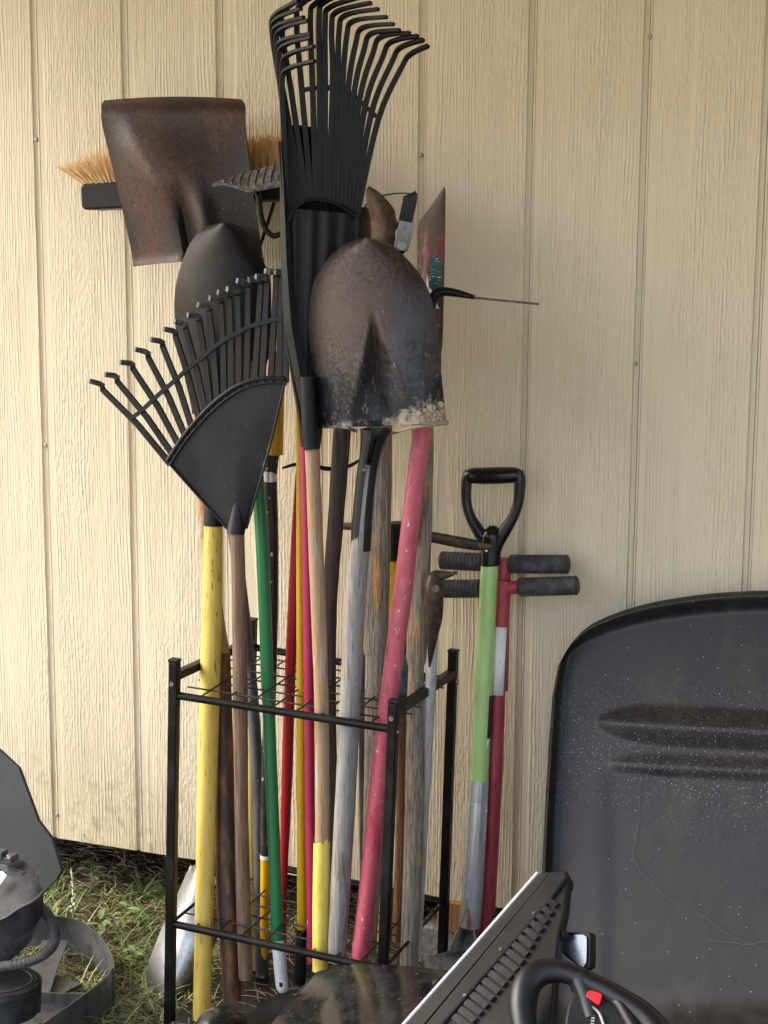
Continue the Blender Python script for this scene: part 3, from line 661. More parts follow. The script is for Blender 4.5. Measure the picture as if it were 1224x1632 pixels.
# long side flange down the left edge
q = MB()
def ffl(u, v):
    ys_ = 225+v*487; lx = interp([(225, 444), (300, 446), (420, 448), (520, 453), (600, 466), (660, 477), (712, 484)], ys_)
    wd = interp([(225, 8), (300, 12), (420, 18), (560, 24), (660, 26), (712, 24)], ys_)
    return at(lx+wd*u, ys_, -.408+.010*abs(2*u-1))
q.grid(ffl, 8, 40, .006); q.build('side_flange', MT['black_plastic'], tr)
q = MB(); pxtube(q, [(490, 600, -.402, 26), (494, 680, -.404, 28), (497, 716, -.405, 27)], n=18); q.build('socket', MT['black_plastic'], tr)
handle(tr, MT['wood_orange'], [(497.5, 712, -.40, 23), (503, 860, -.395, 24), (509, 1010, -.39, 24), (513, 1150, -.385, 23), (513.5, 1335, -.385, 23), (513, 1350, -.385, 22)], wob=.05)
q = MB()
PT = [(513, y, -.385, w_) for y, w_ in ((1338, 26), (1400, 27), (1450, 27), (1500, 26), (1546, 25))]
PT = [(513-(y-1338)*.012, y, Y, w_) for _, y, Y, w_ in PT]
qq = cr(PT, 5); cP = [at(a, b_, c) for a, b_, c, d in qq]; rP = [d/2*ps(p) for (a, b_, c, d), p in zip(qq, cP)]
rP = [r*1.02 for r in rP]
q.tube(cP, rP, n=24)
for k in range(24):                     # ragged torn top edge of the dipped paint
    ang = 2*math.pi*k/24; q.v[k] += Vector((0, 0, .012*mnoise.noise(Vector((math.cos(ang)*1.6, math.sin(ang)*1.6, 1.5)))+.008*mnoise.noise(Vector((math.cos(ang)*5, math.sin(ang)*5, 2)))))
q.f = [f_ for f_ in q.f if len(f_) != 24 or f_[0] > 0]; q.mi = q.mi[:len(q.f)]
q.build('dipped_end', MT['pale_yellow'], tr)

# --- front round point shovel
fs_ = tool('round_shovel', 'worn blue black round point shovel with clay marks on a grey wooden handle', (535, 1535, -.38), cat='shovel')
def yfs(u, v):
    c = 2*u-1
    y = -.425+.050*abs(c)**2.2*(.6+.4*v)+.022*(1-v)**2
    wv = .035+.30*sstep(.36, 1.15, v)
    c0 = .52-.02*v; d = (u-c0)/wv
    prof = 0 if abs(d) > 1 else ((1-abs(d))**1.3 if d > 0 else (1-min(1, abs(d)*1.25))**.9 if abs(d) < .8 else 0)
    hol = .034*sstep(.36, .66, v)*prof
    return y+hol-.0035*sstep(.97, 1, v)
q = blade([(379, 578), (382, 565), (392, 545), (415, 520), (450, 500), (500, 491.5), (560, 494), (620, 499), (670, 506), (682, 509)],
          [(379, 590), (381, 604), (390, 624), (415, 651), (450, 677), (500, 694), (560, 700), (620, 706), (665, 711), (674, 715)], yfs, nu=60, nv=64, bow=0)
oz = WLOC[fs_.name]
zt_, zm_, zb_ = (at(600, yy, -.42).z-oz.z for yy in (400, 520, 680)); xl_, xr_ = at(530, 640, -.42).x-oz.x, at(700, 640, -.4).x-oz.x
MT['front_steel'] = mat('worn_painted_shovel', (.009, .0115, .0155), .28, .3, layers=[
    dict(col=(.040, .048, .060), scale=(20, 20, 12), lo=.42, hi=.65, detail=6, amt=.9),
    dict(col=(.037, .024, .0195), scale=(9, 9, 7), lo=.545, hi=.61, detail=9, nr=.68, rough=.6, metal=.15, gadd=[(2, zm_-.12, zm_+.06, .09), (0, xr_, xl_+.03, .08)]),
    dict(col=(.016, .012, .012), scale=(22, 22, 16), lo=.47, hi=.60, detail=7, amt=.85, grad=(2, zm_+.03, zm_+.08)),
    dict(col=(.16, .11, .09), scale=(150, 150, 150), lo=.50, hi=.60, detail=6, nr=.7, gadd=[(2, zm_-.12, zm_+.01, .10), (2, zt_+.01, zm_+.02, .06)], rough=.6, amt=.3),
    dict(col=(.22, .09, .03), scale=(34, 34, 12), lo=.64, hi=.70, detail=8, nr=.75, amt=.8, gadd=[(2, zb_+.06, zb_+.16, .04), (0, xl_+.06, xr_, .07)]),
    dict(col=(.30, .275, .22), scale=(60, 60, 30), lo=.60, hi=.65, detail=9, nr=.8, amt=.7, rough=.85, gadd=[(2, zm_+.03, zb_, .03)]),
    dict(col=(.38, .325, .24), scale=(45, 45, 45), lo=.60, hi=.72, detail=9, nr=.75, rough=.9, gadd=[(2, zb_+.07, zb_+.005, .16), (0, xr_-.10, xr_-.03, .14)]),
    dict(col=(.34, .31, .26), scale=(80, 80, 50), lo=.60, hi=.70, detail=9, nr=.8, rough=.9, gadd=[(2, zb_+.06, zb_-.005, .09)]),
    dict(col=(.5, .5, .5), scale=(420, 420, 60), lo=.69, hi=.72, amt=.7)], bump=[dict(scale=(240, 240, 240), s=.35, d=.0009), dict(scale=(70, 70, 70), s=.15, d=.002)])
q.build('blade', MT['front_steel'], fs_)
# clay lump stuck at the right shoulder
q = MB()
for k in range(40):
    px, py = min(702, 690+random.gauss(0, 9)), 660+random.gauss(0, 7)
    u = (px-500)/212; v = min(.95, (py-379)/298)
    q.ball(at(px, py, yfs(u, v)+.0), random.uniform(.004, .008), .0012, random.uniform(.003, .006), 10, 6)
MT['clay'] = mat('dried_clay', (.42, .34, .24), .9, layers=[dict(col=(.3, .235, .16), scale=(140, 140, 140), lo=.45, hi=.65)], bump=[dict(scale=(200, 200, 200), s=.6, d=.002)])
q.build('clay_crust', MT['clay'], fs_)
for seg in (((508, 681), (530, 680), (552, 682), (570, 688)), ((626, 690), (655, 682), (690, 677), (714, 673))):
    q = MB(); P = [at(x, y, yfs((x-508)/207, .98)-.001) for x, y in cr([tuple(map(float, s)) for s in seg], 5)]
    q.tube(P, [.0028]*(len(P)-3)+[.0034, .004, .003] if seg[0][0] > 600 else .0026, n=10); q.build('foot_step', MT['front_steel'], fs_)
# socket: two folded flanks with an open seam
q = MB(); ring = []
spts = cr([(600., 684., -.405, 52.), (592., 715., -.405, 36.), (584., 760., -.402, 33.), (578., 820., -.4, 33.), (574.5, 877., -.398, 34.)], 6)
nn_ = 22; vs_ = []; fs2 = []
for (x, y, Y, wd) in spts:
    c = at(x, y, Y); r = wd/2*ps(c)
    for lay in (1.0, .86):
        for k in range(nn_+1):
            a = rad(-70+14+k*(332/nn_)); vs_.append(c+Vector((math.cos(a)*r*lay, math.sin(a)*r*lay*.9, 0)))
m_ = 2*(nn_+1)
for i in range(len(spts)-1):
    for k in range(nn_):
        a = i*m_+k; fs2.append([a, a+1, a+m_+1, a+m_]); a += nn_+1; fs2.append([a+1, a, a+m_, a+m_+1])
    for a, b_ in ((0, nn_+1), (nn_, 2*nn_+1)):
        fs2.append([i*m_+a, i*m_+b_, i*m_+b_+m_, i*m_+a+m_])
for i in (0, len(spts)-1):
    for k in range(nn_): fs2.append([i*m_+k, i*m_+k+1, i*m_+nn_+2+k, i*m_+nn_+1+k])
q.add(vs_, fs2); MT['socket_black'] = mat('black_socket', (.013, .014, .016), .38, .3, layers=[dict(col=(.05, .055, .06), scale=(70, 70, 20), lo=.5, hi=.7, amt=.7)], bump=[dict(scale=(240, 240, 240), s=.2, d=.0008)])
q.build('socket', MT['socket_black'], fs_)
handle(fs_, MT['wood_grey'], [(588, 740, -.402, 22), (579, 820, -.4, 27), (573.5, 876, -.398, 32), (566, 960, -.395, 34), (559, 1100, -.39, 34), (549, 1300, -.385, 33), (536, 1530, -.38, 31)], wob=.02)

# --- text helper
def text_geo(s, size):
    cu = bpy.data.curves.new('lettering', 'FONT'); cu.body = s; cu.size = size; cu.extrude = size*.02
    o = bpy.data.objects.new('lettering', cu); COL.objects.link(o)
    bpy.context.view_layer.update()
    me = bpy.data.meshes.new_from_object(o.evaluated_get(bpy.context.evaluated_depsgraph_get()))
    vs = [v.co.copy() for v in me.vertices]; fs = [list(p.vertices) for p in me.polygons]
    bpy.data.objects.remove(o); bpy.data.meshes.remove(me); bpy.data.curves.remove(cu); return vs, fs
def lettering(s, size, org, ex, ey, mt, par, name='lettering'):
    vs, fs = text_geo(s, size); ex = Vector(ex).normalized(); ey = Vector(ey).normalized(); ez = ex.cross(ey)
    q = MB(); q.add([Vector(org)+ex*v.x+ey*v.y+ez*v.z for v in vs], fs); return q.build(name, mt, par, smooth=False)
o_ = at(583.5, 752, -.418)
lettering('T-21', .0085, o_, (.05, 0, 1), (-1, 0, .05), MT['grey_print'], fs_, 'stamp')

# --- trench shovel with faded red handle
ts = tool('trench_shovel', 'narrow red trench shovel with torn green label on a faded pink handle', (570, 1545, -.37), cat='shovel')
oz2 = WLOC[ts.name]; tz = lambda py: at(690, py, -.28).z-oz2.z; tx0, tx1 = at(665, 400, -.28).x-oz2.x, at(709, 400, -.28).x-oz2.x
MT['red_blade'] = mat('red_painted_blade', (.15, .018, .016), .42, .1, layers=[
    dict(col=(.34, .014, .02), scale=(22, 22, 9), lo=.48, hi=.58, detail=6, gadd=[(2, tz(470), tz(370), .06)]),
    dict(col=(.10, .072, .05), scale=(26, 26, 12), lo=.47, hi=.54, gadd=[(2, tz(440), tz(315), .16)], rough=.75, detail=8, nr=.7),
    dict(col=(.085, .06, .045), scale=(40, 40, 9), lo=.50, hi=.58, gadd=[(0, tx0+.018, tx0, .22)], rough=.75, detail=7, nr=.7),
    dict(col=(.085, .06, .045), scale=(40, 40, 9), lo=.50, hi=.58, gadd=[(0, tx1-.014, tx1, .22)], rough=.75, detail=7, nr=.7),
    dict(col=(.21, .18, .14), scale=(110, 110, 60), lo=.60, hi=.66, detail=6, nr=.7)], bump=[dict(scale=(200, 200, 120), s=.3, d=.0008)])
def yts(u, v): return -.285+.009*abs(2*u-1.15)**2.2+.02*(1-v)-.012*v
q = blade([(300, 706), (330, 686), (352, 669), (365, 666), (420, 665), (480, 667), (530, 673), (560, 680)],
          [(298, 708.5), (303, 710), (320, 710), (400, 709), (450, 708), (480, 707), (530, 706), (560, 704)], yts, nu=24, nv=44)
q.build('blade', MT['red_blade'], ts)
q = MB()
def flb(u, v):
    a = interp([(0, 690), (.25, 683), (.5, 680), (1, 684)], v); b_ = interp([(0, 697), (.25, 703), (1, 704)], v)
    x = a+(b_-a)*u; y = 408+v*52; return at(x, y, yts((x-665)/44, (y-298)/262)-.0012)
q.grid(flb, 8, 12, .0006); q.build('torn_label', MT['label_green'], ts)
q = MB()
def flb2(u, v):
    a = interp([(0, 681), (.4, 679), (1, 680)], v); b_ = interp([(0, 684), (.3, 682), (1, 700)], v)
    x = a+(b_-a)*u; y = 430+v*62; return at(x, y, yts((x-665)/44, (y-298)/262)-.0009)
q.grid(flb2, 6, 12, .0004); q.build('label_backing', MT['paper'], ts)
q = MB(); pxtube(q, [(692, 540, -.288, 22), (690, 600, -.296, 25), (680, 660, -.305, 26)], n=16); q.build('socket', MT['red_blade'], ts)
handle(ts, MT['pink'], [(682, 640, -.30, 27), (671, 700, -.31, 29), (655, 830, -.325, 30), (641, 950, -.34, 30.5), (624, 1080, -.352, 30), (607, 1220, -.36, 30), (588, 1400, -.368, 29), (572, 1540, -.373, 29)], wob=.01)

# --- post hole digger, upside down: rusty blades up, two old wooden handles
pd = tool('post_hole_digger', 'upside down clamshell post hole digger with rusty blades and two cracked wooden handles', (615, 1535, -.22), cat='digger')
def ypd(u, v): return -.20+.02*abs(2*u-1)**1.7+.01*v
q = blade([(298, 586), (304, 583.5), (320, 584), (345, 590), (365, 592), (440, 592), (520, 595)],
          [(297, 589), (303, 600), (320, 618), (335, 629), (345, 630.5), (352, 633), (358, 635.5), (364, 633), (372, 630), (440, 631), (520, 630)], ypd, nu=20, nv=44, th=.003)
q.build('blade', MT['rust_brown'], pd)
def ypd2(u, v): return -.155-.018*abs(2*u-1)**1.7
q = blade([(330, 572), (360, 570), (440, 572), (520, 580)], [(330, 590), (360, 596), (440, 598), (520, 600)], ypd2, nu=12, nv=24, th=.003)
q.build('blade', MT['rust_brown'], pd)
for pts in ([(612, 500, -.20, 30), (605, 640, -.215, 42), (603, 800, -.225, 44), (600, 960, -.235, 43), (598, 1025, -.24, 40), (597.5, 1043, -.241, 36)],
            [(640, 500, -.21, 30), (671, 640, -.225, 36), (672, 800, -.235, 37), (667, 960, -.245, 36), (664, 1040, -.25, 34), (663, 1058, -.251, 29)]):
    q = MB(); pxtube(q, pts, n=12, wob=.03, flat=.8); hh_ = q.build('handle', MT['wood_old'], pd, angle=25)
    a = pts[-1]
    low = [(a[0], a[1]-3, a[2], a[3]*.9), (a[0]-1, 1200, -.26, 33 if a[0] < 630 else 32), (a[0]-5, 1380, -.275, 32), (a[0]-12, 1520 if a[0] < 630 else 1545, -.285, 30)]
    q = MB(); pxtube(q, low, n=12, wob=.03, flat=.85); q.build('handle_end', MT['wood_old'], hh_, angle=25)

# --- stirrup hoe
st = tool('stirrup_hoe', 'stirrup hoe with black strap loop and silver clamp behind the shovels', (588, 1500, -.16), cat='hoe')
q = MB()
P = [at(x, y, -.175) for x, y in cr([(642., 385.), (645., 360.), (650., 335.), (654., 316.), (652., 309.)], 5)]
q.strip(P, .024, .0024, CR)
P = [at(x, y, Y) for x, y, Y in cr([(661., 309., -.174), (640., 308., -.168), (620., 310., -.16), (598., 316., -.15), (582., 330., -.145), (576., 360., -.14)], 5)]
q.strip(P, .022, .0024, ray(630, 310).normalized()); q.build('strap_loop', MT['hoe_strap'], st, angle=30)
q = MB(); P = [at(638, 398, -.178), at(644, 375, -.178), at(648, 353, -.178)]
q.strip(P, [.026, .026, .025], .005, CR); q.tube([at(641, 392, -.183), at(640, 392, -.16)], .0085, n=14)
q.build('clamp', MT['alum_clamp'], st, bevel=.001)
q = MB(); q.tube([at(644, 396, -.17), at(633, 410, -.168), at(610, 440, -.165), at(600, 520, -.16)], .005, n=10); q.build('neck', MT['black_metal'], st)
handle(st, MT['grey_pole'], [(600, 515, -.16, 14), (590, 800, -.16, 15), (581, 1060, -.165, 17), (581, 1300, -.17, 17), (583, 1500, -.18, 17)])

# --- garden hoe seen edge on
ho = tool('garden_hoe', 'garden hoe with black gooseneck and thin flat blade pointing right', (633, 1500, -.17), cat='hoe')
q = MB(); pxtube(q, [(688, 560, -.33, 17), (686, 520, -.335, 17), (686, 492, -.34, 17), (692, 472, -.34, 16), (706, 464.5, -.335, 14), (728, 467, -.33, 12), (756, 474, -.325, 7)], n=12); q.build('gooseneck', MT['black_metal'], ho)
P = [at(x, y, -.325) for x, y in ((706, 471.5), (760, 475.5), (859, 486.5))]
q = MB(); hv = ray(780, 480).normalized()*.11; q.prism([P[0], P[2], P[2]+hv, P[0]+hv], (0, 0, .0036)); q.build('blade', MT['old_iron'], ho, smooth=False)
MT['hoe_wood'] = wood('brown_hoe_handle', (.25, .13, .055), (.16, .075, .03))
handle(ho, MT['hoe_wood'], [(688, 555, -.33, 19), (680, 640, -.31, 20), (655, 900, -.24, 20), (642, 1050, -.2, 21), (641, 1300, -.19, 20), (634, 1500, -.19, 20)])
q = MB(); pxtube(q, [(641.5, 1040, -.202, 24), (641.5, 1108, -.199, 24)], n=16); q.build('tape_wrap', MT['blue_grey'], ho)

# --- ribbed hoe head on gooseneck with red tapered handle
rh = tool('ribbed_hoe', 'black ribbed flat hoe head on a bent neck with a dark red tapered handle', (455, 1500, -.2), cat='hoe')
q = MB()
def frh(u, v):
    x = 338+(470-338)*u; top = interp([(0, 292), (.13, 286), (.4, 275), (.7, 265), (1, 258)], u); 
    bot = interp([(0, 294), (.13, 291), (.3, 297), (.42, 303), (.6, 300), (1, 290)], u)
    return at(x, top+(bot-top)*v, -.27-.05*v)
q.grid(frh, 78, 8, .004, away=Vector((0, 0, -1))); q.build('ribbed_plate', MT['tip_plastic'], rh)
for k in range(9):
    q = MB(); uu = .16+.095*k; q.tube([frh(uu+.05*(1-j/6)**1.5-.03, .04+.8*j/6)+Vector((0, 0, .001)) for j in range(7)], .0016, n=6); q.build('rib', MT['tip_plastic'], rh)
    q = MB(); q.ball(frh(min(1, uu-.02), .9)+Vector((0, -.001, .002)), .0014, nu=8, nv=6); q.build('rivet', MT['alum_clamp'], rh)
q = MB(); pxtube(q, [(398, 300, -.29, 9), (410, 308, -.295, 10), (413.5, 325, -.295, 10), (416, 345, -.295, 10), (424, 366, -.293, 9.5), (436, 376, -.29, 9), (452, 374, -.285, 9), (466, 400, -.27, 10), (480, 560, -.24, 11)], n=10); q.build('gooseneck', MT['black_metal'], rh)
handle(rh, MT['red'], [(480, 555, -.24, 12), (479, 720, -.235, 13), (472, 860, -.23, 17), (463, 1060, -.22, 18), (457, 1250, -.215, 18), (452, 1400, -.21, 13), (449, 1530, -.21, 12)], flat=.8)

# --- green pole
gp = tool('broom_handle', 'green coated pole with a white textured grip at its foot', (448, 1580, -.33), cat='pole')
handle(gp, MT['green'], [(399, 560, -.25, 18), (411, 760, -.27, 19), (419, 900, -.285, 20.5), (427, 1100, -.3, 20.5), (435, 1300, -.315, 20), (443, 1500, -.33, 20)], wob=0)
q = MB(); pxtube(q, [(443, 1498, -.33, 20), (445, 1520, -.332, 21), (448.5, 1560, -.335, 20.5), (450, 1574, -.336, 19), (450.4, 1580, -.336, 13)], n=18); gq = q.build('grip', MT['white_grip'], gp)
q = MB(); q.tube([at(447, 1566, -.346), at(447.3, 1573, -.3462)], .0032, n=10, flat=.3); q.build('hang_hole', MT['black_plastic'], gq)

# --- black pole with yellow sleeve
bp = tool('extension_pole', 'chipped black extension pole with yellow sleeve and silver band', (420, 1500, -.19), cat='pole')
handle(bp, MT['black_paint'], [(437, 700, -.20, 24), (431, 760, -.20, 22), (433, 860, -.2, 22), (433, 1000, -.2, 20), (426, 1250, -.2, 20), (424.5, 1367, -.2, 19)], wob=0, name='pole')
q = MB(); pxtube(q, [(443, 560, -.20, 24), (440, 640, -.2, 26), (438, 717, -.2, 27), (438, 722, -.2, 27)], n=18); q.build('sleeve', MT['yellow_smooth'], bp)
q = MB(); pxtube(q, [(437.8, 707, -.2, 28), (437.8, 711, -.2, 28)], n=18); q.build('seam_ring', MT['yellow_smooth'], bp)
q = MB(); pxtube(q, [(430.6, 751, -.2, 23.5), (430.8, 767, -.2, 23.5)], n=18); q.build('silver_band', MT['silver'], bp)
q = MB(); pxtube(q, [(424.5, 1366, -.2, 19), (422, 1440, -.2, 15), (419, 1535, -.2, 14)], n=14); q.build('foot', MT['yellow_smooth'], bp)
q = MB(); pxtube(q, [(424.6, 1362, -.2, 20.5), (424.5, 1368, -.2, 20.5)], n=14); q.build('white_ring', MT['trim_white'], bp)

# --- thin yellow pole, crimson pole, dark wooden handle, mustard stake
yp = tool('tool_pole', 'thin bright yellow pole ending in a black grip', (480, 1560, -.3), cat='pole')
handle(yp, MT['yellow_smooth'], [(475, 560, -.27, 11), (477.5, 720, -.275, 11), (478, 900, -.28, 11.5), (479, 1100, -.285, 13), (480, 1300, -.29, 14), (481, 1482, -.295, 15.5)], wob=0)
q = MB(); pxtube(q, [(481, 1480, -.295, 16.5), (479, 1520, -.297, 18), (478, 1556, -.298, 21), (478, 1568, -.298, 16)], n=16); q.build('grip', MT['black_plastic'], yp)
cp_ = tool('tool_pole', 'crimson fibreglass pole beside the thin yellow pole', (496, 1520, -.34), cat='pole')
handle(cp_, MT['crimson'], [(480, 560, -.32, 15), (486, 720, -.325, 16.5), (491, 950, -.33, 18), (493, 1150, -.335, 16.5), (495, 1350, -.34, 16), (498, 1530, -.345, 16)], wob=.01)
dw = tool('wooden_pole', 'dark weathered wooden pole behind the tall rake and round shovel', (530, 1500, -.2), cat='pole')
handle(dw, MT['wood_dark'], [(552, 560, -.235, 30), (545, 690, -.235, 28), (535, 830, -.235, 26), (526, 960, -.235, 23), (526, 1120, -.235, 20), (530, 1300, -.24, 19), (534, 1500, -.24, 18)], wob=.06, n=12)
ms = tool('wooden_stake', 'short mustard yellow stake behind the brown rake handle', (405, 1545, -.17), cat='stake')
handle(ms, MT['yellow_wood'], [(399, 1080, -.13, 16), (400, 1300, -.15, 16), (404, 1545, -.18, 16)], wob=.04, name='stake_body')
ms['label'] = 'short mustard yellow stake standing behind the brown rake handle'

# --- pick mattock with yellow handle
pm = tool('pick_mattock', 'pick with rusty flat tip, black collar and yellow handle behind the pink handle', (630, 1500, -.15), cat='pick')
q = MB(); pxtube(q, [(536, 838, -.12, 12), (560, 839, -.125, 13), (600, 842, -.135, 20), (634, 848, -.14, 32), (664, 853, -.145, 22), (688, 856, -.15, 18), (730, 864, -.155, 19), (760, 869, -.157, 17), (783, 872, -.158, 8)], n=12, flat=.55, flatdir=(0, 1, 0)); q.build('head', MT['old_iron'], pm, bevel=0)
q = MB(); pxtube(q, [(633, 833, -.15, 34), (633, 892, -.15, 34)], n=12); q.build('collar', MT['black_plastic'], pm, angle=25)
handle(pm, MT['yellow_smooth'], [(633.5, 890, -.15, 27), (632, 980, -.155, 26), (625, 1100, -.165, 24), (617, 1300, -.175, 24), (612, 1500, -.19, 24)], wob=0)

# --- claw pick with pale pole
cl = tool('hand_pick', 'dark forged claw pick with a long spike on a pale grey handle', (668, 1500, -.17), cat='pick')
q = MB(); pxtube(q, [(729, 912, -.262, 4), (718, 915, -.265, 9), (704, 917, -.27, 17), (694, 922, -.275, 26), (692, 938, -.28, 30), (693, 958, -.28, 29), (693, 985, -.275, 25), (690, 1010, -.27, 19), (687, 1035, -.265, 12), (684.5, 1063, -.26, 3)], n=12, flat=.8); q.build('head', MT['old_iron'], cl)
q = MB(); q.tube([at(694, 938, -.291), at(694, 938, -.2955)], .0066, n=12); q.build('handle_plug', MT['wood_brown'], cl)
handle(cl, MT['pale_pole'], [(693, 950, -.255, 18), (688, 1060, -.25, 18), (680, 1200, -.245, 19), (671, 1370, -.24, 17), (664, 1520, -.24, 16)], wob=.02)

# --- bent black rod
hk = MB(); P = [at(*p) for p in cr([(450., 746., -.17), (470., 740.5, -.17), (495., 741., -.165), (520., 747., -.16), (545., 746., -.16), (562., 740., -.165), (578., 730., -.17)], 6)]
hk.tube(P, [.0022+.002*math.sin(math.pi*i/(len(P)-1)) for i in range(len(P))], n=8, flat=.7)
tag(hk.build('wire_hook', MT['black_metal']), 'bent black steel rod caught behind the upright handles', 'hook')

# --- D handle spade
ds = tool('drain_spade', 'lime green drain spade with black D grip leaning on the wall', (735, 1560, -.2), cat='spade')
q = MB()
pxtube(q, [(745, 761, -.075, 20), (752, 758.5, -.075, 25), (770, 758.5, -.075, 27), (787, 758, -.075, 27.5), (805, 757.5, -.075, 27), (820, 757, -.075, 25), (829, 759, -.075, 20)], n=16)
pxtube(q, [(748, 752, -.075, 17), (743.5, 768, -.075, 18), (743.5, 800, -.076, 16.5), (750, 824, -.078, 17), (762, 845, -.08, 20), (775, 866, -.082, 22), (781, 885, -.084, 26)], n=14)
pxtube(q, [(826, 751, -.075, 17), (828.5, 768, -.075, 19), (826, 800, -.076, 17), (818, 824, -.078, 17), (805, 845, -.08, 20), (792, 866, -.082, 22), (784, 885, -.084, 26)], n=14)
pxtube(q, [(786, 838, -.08, 12), (785, 850, -.081, 32), (783, 868, -.083, 33), (781, 897, -.085, 32), (781, 899, -.085, 30)], n=18)
q.build('d_grip', MT['gloss_black'], ds, angle=80)
q = MB(); q.tube([at(775, 877, -.104), at(775, 877, -.1062)], .0026, n=10); q.build('rivet', MT['silver'], ds)
handle(ds, MT['lime'], [(780.5, 894, -.085, 28.5), (775.5, 1000, -.1, 29), (769, 1130, -.115, 29.5), (763.5, 1246, -.13, 30)], wob=0, name='shaft', n=28)
q = MB(); pxtube(q, [(763.5, 1243, -.13, 32), (761.5, 1278, -.134, 32)], n=24); q.build('collar', MT['collar'], ds)
q = MB(); pxtube(q, [(761.5, 1277, -.134, 33), (757.5, 1350, -.142, 33), (752, 1440, -.152, 34), (748, 1475, -.155, 36)], n=24); q.build('socket', MT['silver'], ds)
for (x, y) in ((774, 1292), (771, 1336)):
    q = MB(); q.tube([at(x, y, -.146), at(x+.6, y, -.151)], .0028, n=10); q.build('rivet', MT['dull_steel'], ds)
def yds(u, v): return -.163+.030*math.exp(-((u-.56)/.22)**2)*sstep(1.2, .0, v)-.012*v+.0*u
q = blade([(1440, 742), (1470, 734), (1495, 724), (1512, 716), (1519, 708), (1522, 690), (1526, 677.5), (1545, 677), (1600, 680), (1650, 686)],
          [(1440, 752), (1462, 753), (1480, 757), (1500, 760), (1512, 766), (1522, 800), (1526, 815), (1545, 815), (1600, 812), (1650, 806)], yds, nu=36, nv=60, th=.002)
q.build('blade', MT['dull_steel'], ds)
q = MB()
for tab in ([(744, 1430), (742, 1448), (734, 1470), (724, 1495), (716, 1513)], [(746, 1430), (751, 1452), (755, 1478), (758, 1500)]):
    q.tube([at(x, y, -.172) for x, y in cr([tuple(map(float, t)) for t in tab], 4)], .0014, n=8)
q.build('folded_edge', MT['silver'], ds)
q = MB(); pxtube(q, [(748, 1448, -.168, 9), (747.5, 1475, -.17, 11), (747.5, 1476, -.17, 9)], n=12); q.build('handle_core', MT['fresh_wood'], ds)
def wrap(px0, py0, px1, py1, Y0, Y1, wpx, a0, a1, mt, par, name, off=.0007):
    """label wrapped round a tube between two axis points, from angle a0 to a1 (degrees; 0 = facing camera, + to the right)"""
    A = at(px0, py0, Y0); Bq = at(px1, py1, Y1); r = wpx/2*ps(A)+off
    axis = (Bq-A).normalized(); fw = -(CF-axis*CF.dot(axis)).normalized(); rt = axis.cross(fw)
    if rt.dot(CR) < 0: rt = -rt
    q = MB(); N_ = 10; vs = []; 
    for P_ in (A, Bq):
        for k in range(N_+1):
            a = rad(a0+(a1-a0)*k/N_); vs.append(P_+fw*(math.cos(a)*r)+rt*(math.sin(a)*r))
    q.add(vs, [[k, k+1, N_+2+k, N_+1+k] for k in range(N_)])
    o = q.build(name, mt, par); s_ = o.modifiers.new('thickness', 'SOLIDIFY'); s_.thickness = .0003; s_.offset = 1
    return o
wrap(769.5, 1107, 766, 1175, -.112, -.121, 29.5, 38, 110, MT['navy'], ds, 'navy_label')
wrap(766, 1175, 764.5, 1198, -.121, -.124, 29.5, 38, 100, MT['paper'], ds, 'bar_label')
A = at(776.5, 1171, -.1285); Bq = at(779.6, 1110, -.1195)
lettering('GARDEN', .0148, A, Bq-A, (-.8, -.6, 0), MT['white_paint'], ds)

# --- red steel digger with two T handles
rd = tool('steel_digger', 'red steel pipe digger with two T handles in ribbed black grips', (772, 1520, -.12), cat='digger')
def grip(x0, y0, x1, y1, Y, w_):
    q = MB(); A, Bq = at(x0, y0, Y), at(x1, y1, Y); N_ = 44; r = w_/2*ps(A)
    P = [A.lerp(Bq, i/N_) for i in range(N_+1)]
    R = [r*(1+.022*(1 if (i//2) % 2 else -.5)) * (.86 if i in (0, N_) else 1) for i in range(N_+1)]
    q.tube(P, R, n=18); q.build('grip', MT['rubber'], rd, angle=50)
grip(702, 893, 770, 896, -.05, 29); grip(812, 899, 906, 899.5, -.05, 30)
grip(694, 938.5, 766, 938, -.075, 29); grip(827, 936, 921, 933, -.075, 30)
q = MB(); pxtube(q, [(765, 896, -.05, 21), (815, 899, -.05, 21)], n=16); pxtube(q, [(803, 897, -.05, 26), (801, 930, -.055, 26), (799, 1100, -.06, 22)], n=18); q.build('pipe', MT['digger_red'], rd)
q = MB(); pxtube(q, [(762, 938, -.075, 22), (830, 936, -.075, 22)], n=16); pxtube(q, [(803, 925, -.075, 29), (801, 950, -.077, 27), (796, 1050, -.085, 24), (789, 1220, -.1, 25), (781, 1380, -.115, 25), (773, 1500, -.125, 26)], n=20); q.build('pipe', MT['digger_red'], rd)
wrap(799, 998, 793.5, 1106, -.081, -.09, 25, -50, 38, MT['paper'], rd, 'white_label')
q = MB(); pxtube(q, [(773, 1498, -.125, 26), (760, 1640, -.14, 60), (757, 1700, -.145, 60)], n=16, flat=.4, flatdir=(0, 1, 0)); q.build('blade', MT['dull_steel'], rd)

